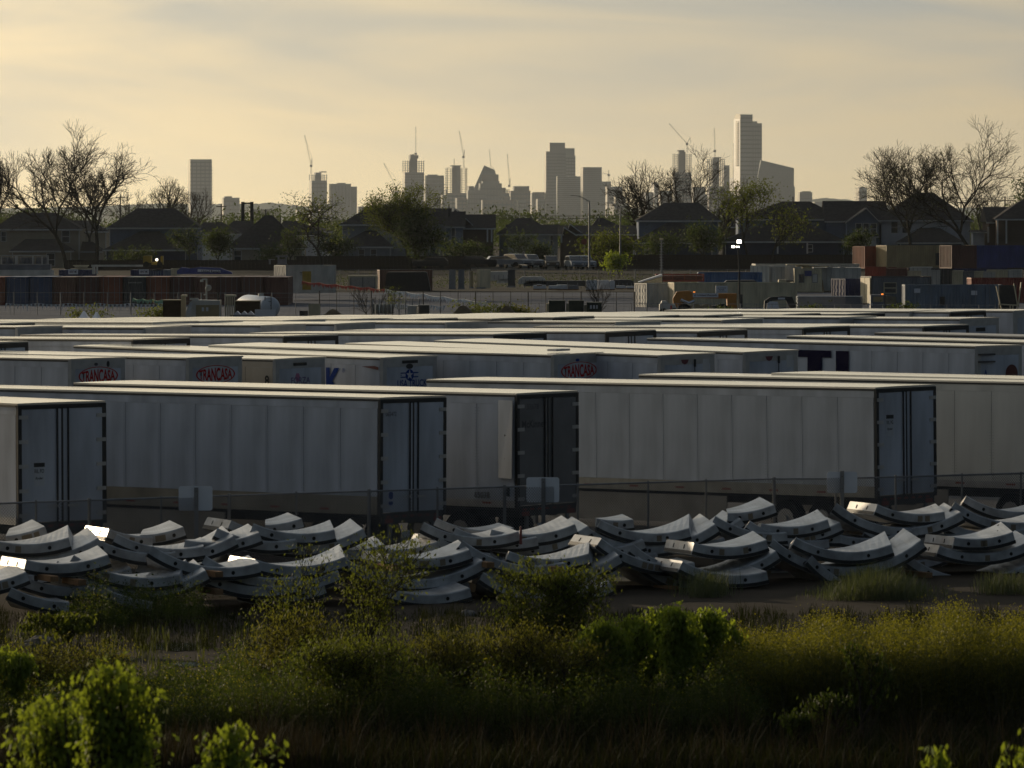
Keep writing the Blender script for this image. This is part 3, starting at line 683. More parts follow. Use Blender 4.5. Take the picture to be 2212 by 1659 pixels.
# ------------------------------------------------------------------ skyline, fourteen kilometres out
def facade(name, col, rough=.35, var=.15, scale=.02, spec=.6): return mat(name, col, rough, var=var, scale=scale, spec=spec)
glassg = facade('tower_glass_grey', (.10, .115, .12)); concg = facade('tower_concrete', (.18, .17, .15), .7); pale = facade('tower_pale_glass', (.13, .15, .155), .3); darkg = facade('tower_dark_glass', (.06, .07, .075)); winm = facade('tower_window', (.055, .065, .07), .35); brown = facade('tower_brown_stone', (.13, .12, .10), .7)
cranem = mat('crane_steel', (.20, .17, .13), .6, var=0)
GS = 'high-rise towers on the hazy skyline'
def tower(x0, x1, yt, m, lab, lf=.1, th=15, Z=14000, name='tower', crown=None, strips=6, bands=0, balc=False, uc=None, blocks=()):
    k = Z/F; w = (x1-x0)*k; h = HC - (yt-HY)*k; t0 = R(th); D = max(18, lf*w/math.sin(t0)); Wd = (1-lf)*w/math.cos(t0)
    base = gz(Z); p = P(x0+lf*(x1-x0), HY, Z); t = thing(name, lab, 'building', (p.x, Z, base), rz=t0, group=GS); h -= base
    sh = Vector((0, 0, 0))
    if uc is None: MB().box((0, 0, 0), (Wd, D, h)).build('shaft', m, t)
    else:
        hc = (1-uc)*h; MB().box((0, 0, 0), (Wd, D, hc)).build('shaft', m, t); MB().box((Wd*.3, D*.25, hc+.01), (Wd*.68, D*.8, h+4)).build('core', concg, t)
        me = None; z = hc+3.6
        while z < h:
            if me is None:
                o = MB().box((-1.2, -1.2, 0), (Wd+1.2, D+1.2, .8)).build('floor_slab', concg, t); me = o.data; o.location = (0, 0, z)
            else: inst('floor_slab', me, t, (0, 0, z))
            z += 4.4
        cb = mesh_of(MB().box((-.7, -.7, hc), (.7, .7, h-1)), concg)
        for u_ in (0.02, .26, .5, .74, .98): inst('column', cb, t, (Wd*u_, 1.2, 0)); inst('column', cb, t, (Wd*u_, D-1.2, 0))
    hh = h if uc is None else (1-uc)*h
    if strips:
        sw = Wd/strips; me = mesh_of(MB().box((0, -.5, 6), (sw*.22, -.02, hh-5)), winm)
        for i in range(strips): inst('window_strip', me, t, ((i+.3)*sw, 0, 0))
    if bands:
        me = mesh_of(MB().box((-.3, -.5, 0), (Wd+.2, -.03, 3.0)), winm if m is not darkg else glassg)
        for i in range(1, bands): inst('floor_band', me, t, (0, 0, hh*i/bands))
    if balc:
        me = mesh_of(MB().box((0, 2, 0), (3.4, D-2, 1.5)), m); z = 20
        while z < hh-20: inst('balcony', me, t, (Wd+.02, 0, z)); z += 7
    if crown:
        for (u0, u1, yy) in crown:
            hz_ = HC - (yy-HY)*k - base; MB().box((Wd*u0, D*.15, h+.02 if uc is None else h+4.1), (Wd*u1, D*.85, hz_)).build('crown', m if uc is None else concg, t)
    return t
def lattice(b, p, q, w, n):
    p, q = Vector(p), Vector(q); d = (q-p).normalized(); u = Vector((0, 1, 0)); s = d.cross(u).normalized()
    cs = [(s*w/2 + u*w/2), (s*w/2 - u*w/2), (-s*w/2 + u*w/2), (-s*w/2 - u*w/2)]
    for c_ in cs: b.bar(p+c_, q+c_, w*.13, k=4)
    for i in range(n):
        a, c2 = p.lerp(q, i/n), p.lerp(q, (i+1)/n); sg = 1 if i % 2 else -1
        b.bar(a + s*w/2*sg - u*w/2, c2 - s*w/2*sg - u*w/2, w*.09, k=3)
def crane(base, top, tip, tail, lab, Z=13980, w=2.6, hook=None):
    k = Z/F; o = P(base[0], base[1], Z); q = lambda a: P(a[0], a[1], Z) - o
    t = thing('tower_crane', lab, 'crane', o, group='tower cranes over the skyline')
    b = MB(); lattice(b, (0, 0, 0), q(top), w, max(3, int((q(top)).length/6))); b.build('mast', cranem, t)
    b = MB(); lattice(b, q(top), q(tip), w*.75, 12); b.build('jib', cranem, t)
    tt = q(top); b = MB().box((tt.x-3, -2.2, tt.z-4), (tt.x+3, 2.2, tt.z+1)); b.build('cab', cranem, t)
    if tail:
        tl = q(tail); b = MB().bar(tt, tl, .8, k=4).bar(tl, q(tip), .22, k=3); b.bar(tt+Vector(((tl.x-tt.x)*1.2, 0, 0)), tl, .45, k=4); b.build('counter_frame', cranem, t)
    return t
tower(405, 457, 344, pale, 'tall lone slab tower at far left of the skyline with balconies down its right edge', .12, 14, crown=None, strips=5, bands=18, balc=True)
tower(480, 517, 427, glassg, 'short blocky tower right of the lone slab tower', .08, 15, crown=[(.1, .55, 424)], strips=4, bands=7, Z=13800)
tower(667, 706, 376, glassg, 'unfinished tower with ragged top and a tall luffing crane on its left', .16, 16, uc=.12, crown=[(.62, 1.0, 370)], strips=4, bands=12)
tower(711, 758, 397, glassg, 'broad grey tower with vertical stripes, left part', .06, 14, strips=6, bands=0, crown=[(.35, .75, 395)])
tower(756, 771, 403, darkg, 'narrow right wing of the broad striped tower', .05, 14, strips=2, Z=14040)
tower(846, 868, 418, concg, 'small concrete core with a crane bending over it', .1, 15, uc=.25, strips=0, crown=[(.0, 1, 413)])
tower(869, 916, 346, glassg, 'tall unfinished tower with open upper floors and a central crane mast', .12, 15, uc=.18, strips=7, bands=20, crown=[(.3, .72, 335), (.36, .5, 333)])
tower(915, 922, 388, MC['tower_sunlit_white'] if 'tower_sunlit_white' in MC else facade('tower_sunlit_white', (.55, .54, .5), .5), 'sunlit sliver of a tower right of the tall unfinished one', .5, 20, strips=0, Z=14200)  # whiter colour carries the sunlight on the bright skyline blocks
tower(919, 959, 379, darkg, 'mid-height dark tower with a flat stepped top', .07, 14, crown=[(.12, .65, 377)], strips=6, bands=12, balc=True)
tower(960, 966, 410, pale, 'thin pale tower behind the second unfinished one', .5, 20, strips=0, Z=14300)
tower(963, 1009, 363, concg, 'unfinished tower with dark hat of formwork and open floors', .06, 13, uc=.42, strips=5, bands=9, crown=[(.22, .72, 357)])
tower(1009, 1050, 411, glassg, 'wide low grey block left of the glass pyramid', .05, 13, strips=7, bands=8, Z=13700)
tower(1035, 1084, 396, glassg, 'stepped base block under the glass pyramid', .05, 13, strips=7, bands=7, Z=13750, crown=[(.12, .9, 391)])
tower(1078, 1100, 409, darkg, 'dark slab right of the glass pyramid', .1, 15, strips=3, Z=13900, uc=.1)
tower(1101, 1146, 412, brown, 'brown stone tower with a set-back upper block', .05, 14, strips=7, bands=9, crown=[(.18, .95, 402)])
tower(1144, 1154, 417, facade('tower_sunlit_white', (.55, .54, .5), .5), 'bright edged slim tower beside the brown stone one', .4, 18, strips=0, Z=14100)
tower(1153, 1176, 415, brown, 'low dark block left of the big twin-topped tower', .05, 14, strips=4, bands=6)
tower(1177, 1222, 327, glassg, 'big dark tower with a tall set-back box on top', .06, 14, strips=8, bands=24, crown=[(.20, .98, 308)])
tower(1219, 1243, 336, pale, 'paler right part of the big dark tower with a rooftop block', .04, 14, strips=4, bands=22, Z=14060, crown=[(.0, .95, 320)])
tower(1203, 1254, 381, pale, 'pale office slab in front of the big dark tower', .02, 8, strips=0, bands=26, Z=13500, crown=[(.5, .85, 380)])
tower(1238, 1256, 384, glassg, 'dim narrow block right of the pale office slab', .1, 14, strips=2, Z=13900)
tower(1254, 1300, 361, darkg, 'dark banded office tower with a clean flat top', .12, 14, strips=0, bands=30, Z=13600)
tower(1297, 1320, 392, pale, 'faint pale tower right of the dark banded one', .1, 14, strips=3, bands=10, Z=14600)
tower(1308, 1345, 403, glassg, 'faint blocky tower beneath the hammerhead crane', .1, 14, strips=4, bands=9, Z=14400)
tower(1316, 1360, 440, brown, 'low lit apartment block behind the bare tree', .25, 20, strips=3, bands=6, Z=13000)
tower(1407, 1422, 394, facade('tower_sunlit_white', (.55, .54, .5), .5), 'thin tower showing through the bare tree branches', .4, 20, strips=2, Z=14200)
tower(1388, 1412, 415, concg, 'low tower showing through the bare tree branches', .3, 20, strips=3, bands=9, Z=13900)
tower(1454, 1494, 331, concg, 'unfinished tower behind the bare tree with a big luffing crane', .08, 14, uc=.26, strips=5, bands=16, crown=[(.25, .6, 324)])
tower(1528, 1566, 343, concg, 'unfinished skeletal tower with open slabs left of the tallest tower', .1, 14, uc=.40, strips=4, bands=10, crown=[(.3, .8, 342)])
tower(1562, 1576, 357, glassg, 'slim annex on the right of the skeletal tower', .1, 14, strips=2, bands=14, Z=14100)
tower(1576, 1592, 384, facade('tower_sunlit_white', (.55, .54, .5), .5), 'bright low block at the foot of the tallest tower', .65, 25, strips=0, Z=14300)
tower(1584, 1603, 309, pale, 'lower left shoulder of the tallest tower', .3, 22, strips=3, bands=12, Z=14060)
tk = tower(1589, 1626, 247, pale, 'tallest white tower on the skyline with a sunlit left face and notched top', .28, 18, strips=0, bands=26, Z=14000)
MB().box((-.59, .5, 60), (-.02, 46, 267)).build('white_sunlit_wall', facade('tower_sunlit_white', (.55, .54, .5), .5), tk)  # white facade brightened here to stand for sun on the left face
MB().box((-.6-.6, 8, 150), (-.6, 30, 262)).build('balcony_column', winm, tk)
me_ = mesh_of(MB().box((-3.4, 12, 0), (-.65, 26, 1.6)), pale)
for i in range(22): inst('balcony', me_, tk, (0, 0, 152+i*4.9))
tower(1624, 1646, 266, pale, 'lower right shaft of the tallest tower with ribbed corner', .03, 14, strips=4, bands=24, Z=14030, crown=[(.0, .55, 262)])
tower(1726, 1755, 415, glassg, 'squat grey block right of the sail-shaped tower', .05, 14, strips=5, bands=5, Z=14500, crown=[(.2, .9, 413)])
tower(1755, 1800, 436, glassg, 'very low block at the foot of the hills, right', .1, 14, strips=3, Z=14800)
tower(1850, 1873, 406, pale, 'lone small tower left of the right-hand bare tree', .25, 18, strips=3, bands=6, Z=15500, crown=[(.2, .8, 404)])
tower(1380, 1470, 428, glassg, 'low wide block behind the middle bare tree', .03, 10, strips=8, bands=5, Z=14700)
tower(1490, 1590, 420, pale, 'low pale block behind the hip-roofed house', .03, 10, strips=8, bands=6, Z=14900)
tower(1040, 1110, 432, brown, 'low front block beneath the glass pyramid', .03, 10, strips=7, bands=5, Z=13300)
tower(540, 605, 452, concg, 'low pale block before the hills at left', .03, 10, strips=6, bands=2, Z=9000)
for i, (a, b, y, m_, l) in enumerate([(640, 662, 452, concg, 'low block at the foot of the leftmost crane'), (690, 712, 440, glassg, 'low block between the crane tower and the striped tower'), (772, 800, 446, darkg, 'low block right of the striped tower'), (820, 846, 440, concg, 'low block under the bending crane'), (858, 872, 432, glassg, 'block tucked left of the tall unfinished tower'), (918, 930, 404, darkg, 'slim dark block left of the flat stepped tower'), (955, 966, 421, glassg, 'slim block between the two unfinished towers'), (985, 1012, 428, brown, 'low block in front of the formwork tower'), (1012, 1024, 402, darkg, 'slim dark tower left of the glass pyramid'), (1086, 1102, 424, brown, 'block right of the glass pyramid base'), (1118, 1136, 432, pale, 'pale low block before the brown stone tower'), (1160, 1178, 430, glassg, 'low grey block at the foot of the big dark tower'), (1222, 1240, 412, darkg, 'dark block before the pale office slab'), (1288, 1304, 418, glassg, 'slim block right of the dark banded tower'), (1328, 1352, 424, darkg, 'dark low block beneath the hammerhead crane'), (1424, 1452, 412, glassg, 'block behind the crown of the middle bare tree'), (1496, 1524, 404, darkg, 'dark block between the two skeletal towers'), (1568, 1586, 416, glassg, 'low block before the bright one at the tallest tower')]):
    tower(a, b, y, m_, l, .08, 14, strips=2+i % 3, bands=5+i % 4, Z=13400+i*45)
def polytower(pts, lab, m, depth=40, Z=14000, name='tower'):
    o = P(pts[0][0], HY, Z); t = thing(name, lab, 'building', (o.x, Z, gz(Z)), group=GS)
    MB().prism([(P(x, y, Z).x-o.x, max(0, P(x, y, Z).z-gz(Z))) for x, y in pts], 1, 0, depth).build('shaft', m, t); return t, o
t, o = polytower([(1021, 486), (1021, 413), (1046, 357), (1069, 368), (1071, 376), (1075, 378), (1075, 486)], 'glass pyramid topped tower with a steep slanted left side', pale, 45, 13850)
fr = MB(); q = lambda x, y: (P(x, y, 13850).x-o.x, -.6, P(x, y, 13850).z-gz(13850))
for i in range(9):
    y = 362+i*5.5; xl = 1021+(413-y)/(413-357)*25; fr.bar(q(xl, y), q(1069, max(y, 366)), .5, k=4)
for x in range(1030, 1070, 7): fr.bar(q(x, 413), q(x, max(360, 413-(x-1021)/25*56)), .5, k=4)
fr.build('glazing_bars', darkg, t)
MB().box(q(1041, 486)[0:1] + (-14, 0), (q(1077, 400)[0], -1, q(1050, 377)[2])).build('stone_block', brown, t)
t, o = polytower([(1638, 486), (1638, 380), (1644, 346), (1715, 363), (1715, 402), (1717, 404), (1717, 486)], 'sail-shaped glass tower with a sloping roof right of the tallest tower', pale, 50, 13900)
q = lambda x, y: (P(x, y, 13900).x-o.x, -.5, P(x, y, 13900).z-gz(13900)); fr = MB()
for i in range(24): y = 368+i*5; fr.bar(q(1641, y), q(1715, y), .35, k=4)
for i in range(13): x = 1645+i*5.6; fr.bar(q(x, 486), q(x, 347+(x-1644)*.235), .3, k=4)
fr.build('glazing_bars', glassg, t)
MB().prism([q(1660, 0)[0::2][:1] + (0,), (q(1688, 0)[0], 0), (q(1688, 420)[0], q(0, 424)[2]), (q(1680, 0)[0], q(0, 410)[2]), (q(1668, 0)[0], q(0, 408)[2]), (q(1660, 0)[0], q(0, 420)[2])], 1, -1.6, -1.0).build('dark_glazing', darkg, t)
crane((672, 376), (672, 357), (658, 292), (674, 341), 'tall luffing crane with its jib steeply up, leftmost over the skyline')
crane((857, 413), (856, 404), (829, 353), (864, 396), 'low luffing crane leaning left over a concrete core')
crane((898, 335), (898, 331), (898, 274), None, 'crane jib standing straight up on the tall unfinished tower')
crane((1002, 362), (1001, 338), (992, 283), (1003, 324), 'luffing crane leaning slightly left on the tower with dark formwork')
crane((1062, 372), (1061, 366), (1057, 322), None, 'crane jib above the glass pyramid')
crane((1101, 405), (1100, 400), (1096, 333), (1102, 385), 'thin upright crane right of the glass pyramid', w=2.4)
crane((1315, 392), (1315, 377), (1301, 374), (1315, 368), 'hammerhead crane with a level jib right of the dark banded tower', w=2.2)
crane((1485, 330), (1484, 310), (1445, 267), (1491, 297), 'big luffing crane reaching left over the bare tree')
crane((1545, 343), (1544, 325), (1543, 276), None, 'upright crane on the skeletal tower', w=2.8)
# antenna masts and a far electricity frame
ae = MB().bar((0, 0, 0), (0, 0, 75), .6, k=4); o = ae.build('radio_mast', cranem); o.location = P(981, 410, 14000); tag(o, 'thin radio mast between the unfinished towers', 'mast')
o = MB().bar((0, 0, 0), (0, 0, 22), .8, k=4).build('spire', cranem); o.location = P(981, 362, 13999); tag(o, 'short spike on the formwork hat of the unfinished tower', 'spire')
def pole(x, y0, y1, Z, r, lab, arms=(), name='utility_pole', m=None):
    p = P(x, y0, Z); h = P(x, y1, Z).z - gz(Z); t = thing(name, lab, 'pole', (p.x, Z, gz(Z))); b = MB().bar((0, 0, 0), (0, 0, h), r, r*.8, k=8); b.build('shaft', m or black, t)
    for (dx, z) in arms: MB().box((-dx, -.07, h-z-.08), (dx, .07, h-z+.08)).build('crossarm', m or black, t)
    return t
polem = mat('weathered_pole', (.07, .065, .06), .8)
pole(524.5, 490, 436, 1150, .45, 'left one of two tall dark poles joined by a bar', name='pylon_pole', m=polem); pole(544, 490, 436, 1150, .45, 'right one of two tall dark poles joined by a bar', name='pylon_pole', m=polem)
bb = MB().bar(P(524.5, 439, 1150.5), P(544, 439, 1150.5), .18, k=6).build('cross_bar', polem); tag(bb, 'level bar joining two tall dark poles left of centre', 'beam')
pole(478, 500, 440, 1000, .12, 'thin utility pole left of the short blocky tower', ((.9, .5), (.6, 2)), m=polem)
pole(260, 500, 420, 1000, .14, 'thin utility pole behind the left bare trees', ((.9, .5),), m=polem)
pole(2171, 480, 424, 1050, .16, 'utility pole with crossarm beside the right bare tree', ((1.6, .8), (1.1, 2.4)), m=polem)
pole(2076, 480, 432, 1050, .14, 'thin utility pole within the right bare tree', ((.9, .5),), m=polem)
def wires(x0, x1, ys, Z, lab, sag=.6):
    b = MB()
    for y in ys:
        a, c_ = P(x0, y, Z), P(x1, y, Z); n = 24; pr = a
        for i in range(1, n+1):
            t_ = i/n; p = a.lerp(c_, t_); p.z -= 4*sag*t_*(1-t_); b.bar(pr, p, .035, k=3); pr = p
    tag(b.build('power_lines', black), lab, 'wires')
wires(790, 1480, (459, 461, 465.5, 466.5), 1100, 'thin power lines crossing below the skyline, centre')
wires(690, 960, (470, 474), 1000, 'thin power lines above the middle roofs')
wires(1990, 2212, (422, 426, 430), 1060, 'thin power lines at the right picture edge')
# ------------------------------------------------------------------ houses
shing = mat('roof_shingle', (.045, .042, .042), .9, var=.3, scale=2, bump=.3, bscale=20)
trim = mat('house_trim_white', (.5, .5, .5), .6, var=.08)
glassw = mat('window_glass', (.03, .035, .04), .12, var=0, spec=.8)
walls = {k: mat('siding_'+k, c_, .8, var=.12, scale=1) for k, c_ in dict(blue=(.16, .19, .25), tan=(.32, .28, .22), grey=(.22, .23, .25), pale=(.42, .42, .42), brown=(.12, .09, .07), navy=(.06, .07, .11), white=(.50, .51, .54)).items()}
winh = {}
def window(t, o, x0, x1, y0, y1, Z, frame=None):
    a, b = P(x0, y1, Z)-o, P(x1, y0, Z)-o; y = a.y; cx, cz, w, h = (a.x+b.x)/2, (a.z+b.z)/2, b.x-a.x, b.z-a.z
    f = MB().box((a.x, y-.06, a.z), (b.x, y-.035, b.z)).build('window', frame or trim, t)
    ph = (h-.24)/2; me = mesh_of(MB().box((a.x+.1, y-.075, a.z+.08), (b.x-.1, y-.062, a.z+.08+ph)), glassw)
    inst('pane', me, f); inst('pane', me, f, (0, 0, ph+.08))
GH = 'suburban houses in the row behind the yard'
def house(lab, Z, blocks, name='house', group=GH):
    x_ = blocks[0][1]; o = P(x_, HY, Z); o.z = gz(Z); t = thing(name, lab, 'house', o, group=group)
    for bl in blocks:
        k = bl[0]
        if k == 'hip':        # x0,x1,ye,yr,xr0,xr1,dz,depth,wall
            _, x0, x1, ye, yr, xr0, xr1, dz, dep, wl = bl; Zf = Z+dz
            a, b = P(x0, ye, Zf)-o, P(x1, ye, Zf)-o; ov = .45; yf = Zf-Z; yb = yf+dep; zr = (P(0, yr, Zf+dep/2)-o).z; ze = a.z
            MB().box((a.x+ov, yf, 0), (b.x-ov, yb, ze-.02)).build('wall', walls[wl], t)
            r0, r1 = (P(xr0, yr, Zf+dep/2)-o).x, (P(xr1, yr, Zf+dep/2)-o).x; ym = yf+dep/2; m = MB()
            m.v = [(a.x, yf-ov, ze), (b.x, yf-ov, ze), (b.x, yb+ov, ze), (a.x, yb+ov, ze), (r0, ym, zr), (r1, ym, zr)]
            m.f = [(0, 1, 5, 4), (1, 2, 5), (2, 3, 4, 5), (3, 0, 4), (3, 2, 1, 0)]; m.build('roof', shing, t)
            MB().box((a.x, yf-ov-.03, ze-.22), (b.x, yf-ov+.02, ze-.005)).build('fascia', trim, t)
            for xx in (a.x+ov, b.x-ov-.12): MB().box((xx, yf-.03, 0), (xx+.12, yf-.002, ze-.23)).build('corner_board', trim, t)
        elif k == 'flat':     # side-gabled roof seen as a band
            _, x0, x1, ye, yr, dz, dep, wl = bl; Zf = Z+dz; a, b = P(x0, ye, Zf)-o, P(x1, ye, Zf)-o; yf = Zf-Z; yb = yf+dep; zr = (P(0, yr, Zf+dep/2)-o).z; ze = a.z; ym = yf+dep/2
            MB().box((a.x+.4, yf, 0), (b.x-.4, yb, ze-.02)).build('wall', walls[wl], t); m = MB()
            m.v = [(a.x, yf-.4, ze), (b.x, yf-.4, ze), (b.x, yb+.4, ze), (a.x, yb+.4, ze), (a.x, ym, zr), (b.x, ym, zr)]; m.f = [(0, 1, 5, 4), (2, 3, 4, 5), (1, 2, 5), (3, 0, 4), (3, 2, 1, 0)]; m.build('roof', shing, t)
            MB().box((a.x, yf-.43, ze-.2), (b.x, yf-.38, ze-.005)).build('fascia', trim, t)
        elif k == 'gable':    # gable end facing us
            _, x0, x1, ye, xr, yr, dz, dep, wl = bl; Zf = Z+dz; a, b = P(x0, ye, Zf)-o, P(x1, ye, Zf)-o; r_ = P(xr, yr, Zf)-o; yf = Zf-Z; yb = yf+dep
            w = MB(); w.prism([(a.x+.3, 0), (b.x-.3, 0), (b.x-.3, a.z), (r_.x, r_.z-.15), (a.x+.3, a.z)], 1, yf, yb); w.build('wall', walls[wl], t)
            m = MB(); 
            for p0, p1 in (((a.x, a.z-.1), (r_.x, r_.z+.1)), ((r_.x, r_.z+.1), (b.x, a.z-.1))):
                m.prism([p0, p1, (p1[0], p1[1]-.12), (p0[0], p0[1]-.12)], 1, yf-.4, yb)
            m.build('roof', shing, t); m = MB()
            for p0, p1 in (((a.x, a.z-.12), (r_.x, r_.z+.08)), ((r_.x, r_.z+.08), (b.x, a.z-.12))):
                m.prism([p0, p1, (p1[0], p1[1]-.2), (p0[0], p0[1]-.2)], 1, yf-.46, yf-.401)
            m.build('fascia', trim, t)
        elif k == 'win':
            _, x0, x1, y0, y1, dz = bl; window(t, o, x0, x1, y0, y1, Z+dz)
        elif k == 'vent':
            _, x, y0, y1, dz = bl; a = P(x, y1, Z+dz)-o; MB().bar((a.x, a.y, a.z-.5), (a.x, a.y, (P(x, y0, Z+dz)-o).z), .10, k=8).build('chimney_pipe', black, t)
        elif k == 'post':
            _, x, y0, y1, dz = bl; a = P(x, y1, Z+dz)-o; MB().box((a.x-.12, a.y, a.z), (a.x+.12, a.y+.2, (P(x, y0, Z+dz)-o).z)).build('porch_post', trim, t)
    return t
house('two-storey tan house half hidden by the big bare tree at far left', 890, [('hip', -20, 178, 495, 459, 40, 118, 0, 12, 'tan'), ('hip', 20, 160, 542, 516, 55, 120, -4, 6, 'tan'), ('win', 133, 151, 498, 524, 0), ('win', 100, 119, 547, 575, -4), ('hip', 160, 222, 543, 522, 175, 200, 2, 8, 'tan'), ('win', 2, 14, 500, 522, 0)])
house('two-storey blue-grey house with broad hip roof and white eave, left', 880, [('hip', 230, 434, 492, 450, 296, 378, 0, 13, 'blue'), ('hip', 222, 408, 539.5, 500, 302, 345, -4.5, 9, 'navy'), ('win', 251, 268, 544, 570, -4.5), ('win', 270, 287, 544, 570, -4.5), ('flat', 296, 360, 462, 451, 5, 4, 'blue'), ('vent', 279, 440, 452, 6)])
house('low house roofs with white gutters right of the blue-grey house', 960, [('hip', 415, 520, 505, 480, 440, 480, 0, 10, 'white'), ('hip', 470, 560, 506, 477, 505, 540, 30, 10, 'white'), ('vent', 467, 473, 480, 4), ('hip', 540, 610, 500, 481, 565, 585, 40, 10, 'pale')])
house('single-storey house with large pyramid roof and bright rear windows, left of centre', 870, [('hip', 488, 660, 536, 465, 572, 588, 0, 14, 'tan'), ('win', 505, 522, 541, 565, 0), ('win', 570, 590, 541, 565, 0), ('post', 500, 537, 570, -.6), ('post', 562, 537, 570, -.6), ('post', 656, 537, 570, -.6), ('vent', 574, 452, 466, 7)])
house('dark hip roof behind the gnarled tree', 915, [('hip', 600, 712, 508, 477, 612, 642, 0, 12, 'white'), ('hip', 640, 720, 500, 490, 660, 690, 25, 9, 'pale'), ('vent', 606, 468, 480, 5)])
house('two-storey grey house with tall hip roof behind the leafy tree, left half', 885, [('hip', 733, 935, 485, 444, 800, 872, 0, 13, 'grey'), ('hip', 720, 850, 533, 498, 790, 812, -4, 8, 'grey'), ('win', 774, 788, 538, 563, -4), ('win', 800, 814, 538, 563, -4), ('vent', 970, 441, 462, 8)])
house('modern two-storey house with stepped dark roofs and white porch, right of the leafy tree', 895, [('flat', 905, 975, 485, 450, 0, 11, 'white'), ('flat', 958, 1005, 490, 457, -3, 9, 'blue'), ('gable', 960, 1022, 484, 983, 451, 3, 10, 'brown'), ('flat', 1000, 1071, 493, 463, 2, 10, 'brown'), ('gable', 948, 980, 532, 957, 518, -5, 3, 'grey'), ('win', 941, 949, 491, 520, 0), ('win', 974, 984, 491, 530, -3), ('post', 950, 533, 556, -6), ('post', 978, 533, 556, -6), ('post', 1053, 495, 523, -.5), ('post', 1062, 495, 523, -.5)])
house('white two-storey house with gabled garage and upper dark ridge, centre', 900, [('hip', 1072, 1200, 505, 471, 1117, 1146, 0, 13, 'blue'), ('flat', 1092, 1210, 506, 485, -4, 9, 'pale'), ('win', 1188, 1196, 508, 531, -4), ('vent', 1147, 465, 473, 5), ('win', 1178, 1184, 535, 552, -4)])
house('brown house with two small white-edged gables, centre right', 890, [('flat', 1206, 1400, 506, 487, 0, 11, 'brown'), ('hip', 1270, 1365, 500, 471, 1291, 1303, 4, 10, 'brown'), ('gable', 1214, 1246, 506, 1218, 491, -1, 4, 'brown'), ('gable', 1222, 1262, 504, 1231, 484, 1, 4, 'brown'), ('post', 1213, 507, 524, -1), ('vent', 1295, 466, 472, 5)])
house('large two-storey house with broad hip roof, right of centre', 880, [('hip', 1373, 1558, 476.5, 438, 1436, 1510, 0, 14, 'blue'), ('hip', 1366, 1545, 524, 480, 1442, 1470, -5, 9, 'navy'), ('vent', 1506, 427, 440, 7), ('vent', 1549, 457, 472, 3), ('post', 1369, 525, 556, -5.4), ('win', 1392, 1404, 530, 550, -5)])
house('house with low broad roof behind the green tree on the right', 885, [('hip', 1590, 1826, 473.5, 435, 1690, 1750, 2, 13, 'blue'), ('hip', 1560, 1830, 521.5, 470, 1680, 1720, -5, 11, 'navy'), ('win', 1742, 1756, 528, 545, -5), ('post', 1680, 523, 548, -5.4), ('post', 1744, 523, 548, -5.4), ('vent', 1713, 425, 437, 6)])
house('two-storey house with front gable and white triple window, right', 882, [('flat', 1781, 1920, 478, 434, 3, 12, 'blue'), ('gable', 1825, 1902, 479, 1871, 450, 0, 8, 'blue'), ('win', 1848, 1862, 482, 507, 0), ('win', 1864, 1878, 482, 507, 0), ('win', 1880, 1894, 482, 507, 0), ('vent', 1893, 426, 436, 8), ('vent', 1908, 424, 436, 9), ('flat', 1828, 1898, 511, 508, -1.5, 3, 'white')])
house('two-storey white house with steep pyramid roof behind the right bare tree', 884, [('hip', 1897, 2102, 476, 416, 1979, 2016, 0, 15, 'white'), ('hip', 1938, 2085, 524, 492, 1990, 2030, -5, 9, 'navy'), ('win', 1924, 1940, 477.5, 504, 0), ('win', 1948, 1964, 477.5, 504, 0)])
house('dark house with sunlit corner boards at the right picture edge', 872, [('flat', 2130, 2200, 480, 447, 4, 12, 'brown'), ('hip', 2148, 2290, 473, 430, 2210, 2250, 0, 13, 'brown'), ('post', 2155, 475, 526, -.5), ('post', 2174, 474, 526, -.6), ('post', 2135, 490, 524, 3), ('flat', 2096, 2132, 501, 497, 6, 4, 'white')])
house('distant dark roofs between the big hip roof and the green tree', 990, [('hip', 1560, 1640, 490, 468, 1585, 1610, 0, 10, 'brown'), ('hip', 1620, 1700, 486, 462, 1645, 1670, 15, 10, 'brown')])
house('dark roof under the left bare trees', 960, [('hip', 60, 235, 500, 476, 110, 190, 0, 12, 'tan')])
# board fence at the foot of the gardens
bf = thing('board_fence', 'tall dark wooden board fence along the gardens, right half', 'fence', P(1285, HY, 850)*1.0); bf.location.z = gz(850); o = bf.location.copy()
plank = mat('fence_board', (.06, .045, .035), .9, var=.3)
pm = mesh_of(MB().box((0, 0, 0), (.57, .03, 2.3)), plank)
x = P(1285, HY, 850).x; x1 = P(1850, HY, 850).x; i = 0
while x < x1: inst('board', pm, bf, (x-o.x, (i % 2)*.03, (i*7 % 5)*.012)); x += .58; i += 1
bf2 = thing('board_fence', 'tall dark wooden board fence along the gardens, left half', 'fence', (P(640, HY, 850).x, 850, gz(850))); o2 = bf2.location.copy()
x = o2.x; x1 = P(1010, HY, 850).x; i = 0
while x < x1: inst('board', pm, bf2, (x-o2.x, (i % 2)*.03, (i*3 % 5)*.012-.2)); x += .58; i += 1
bf3 = thing('board_fence', 'dark wooden board fence behind the container row, far left', 'fence', (P(140, HY, 850).x, 850, gz(850)-.2)); o3 = bf3.location.copy()
x = o3.x; x1 = P(640, HY, 850).x; i = 0
while x < x1: inst('board', pm, bf3, (x-o3.x, (i % 2)*.03, (i*3 % 5)*.012-.6)); x += .58; i += 1

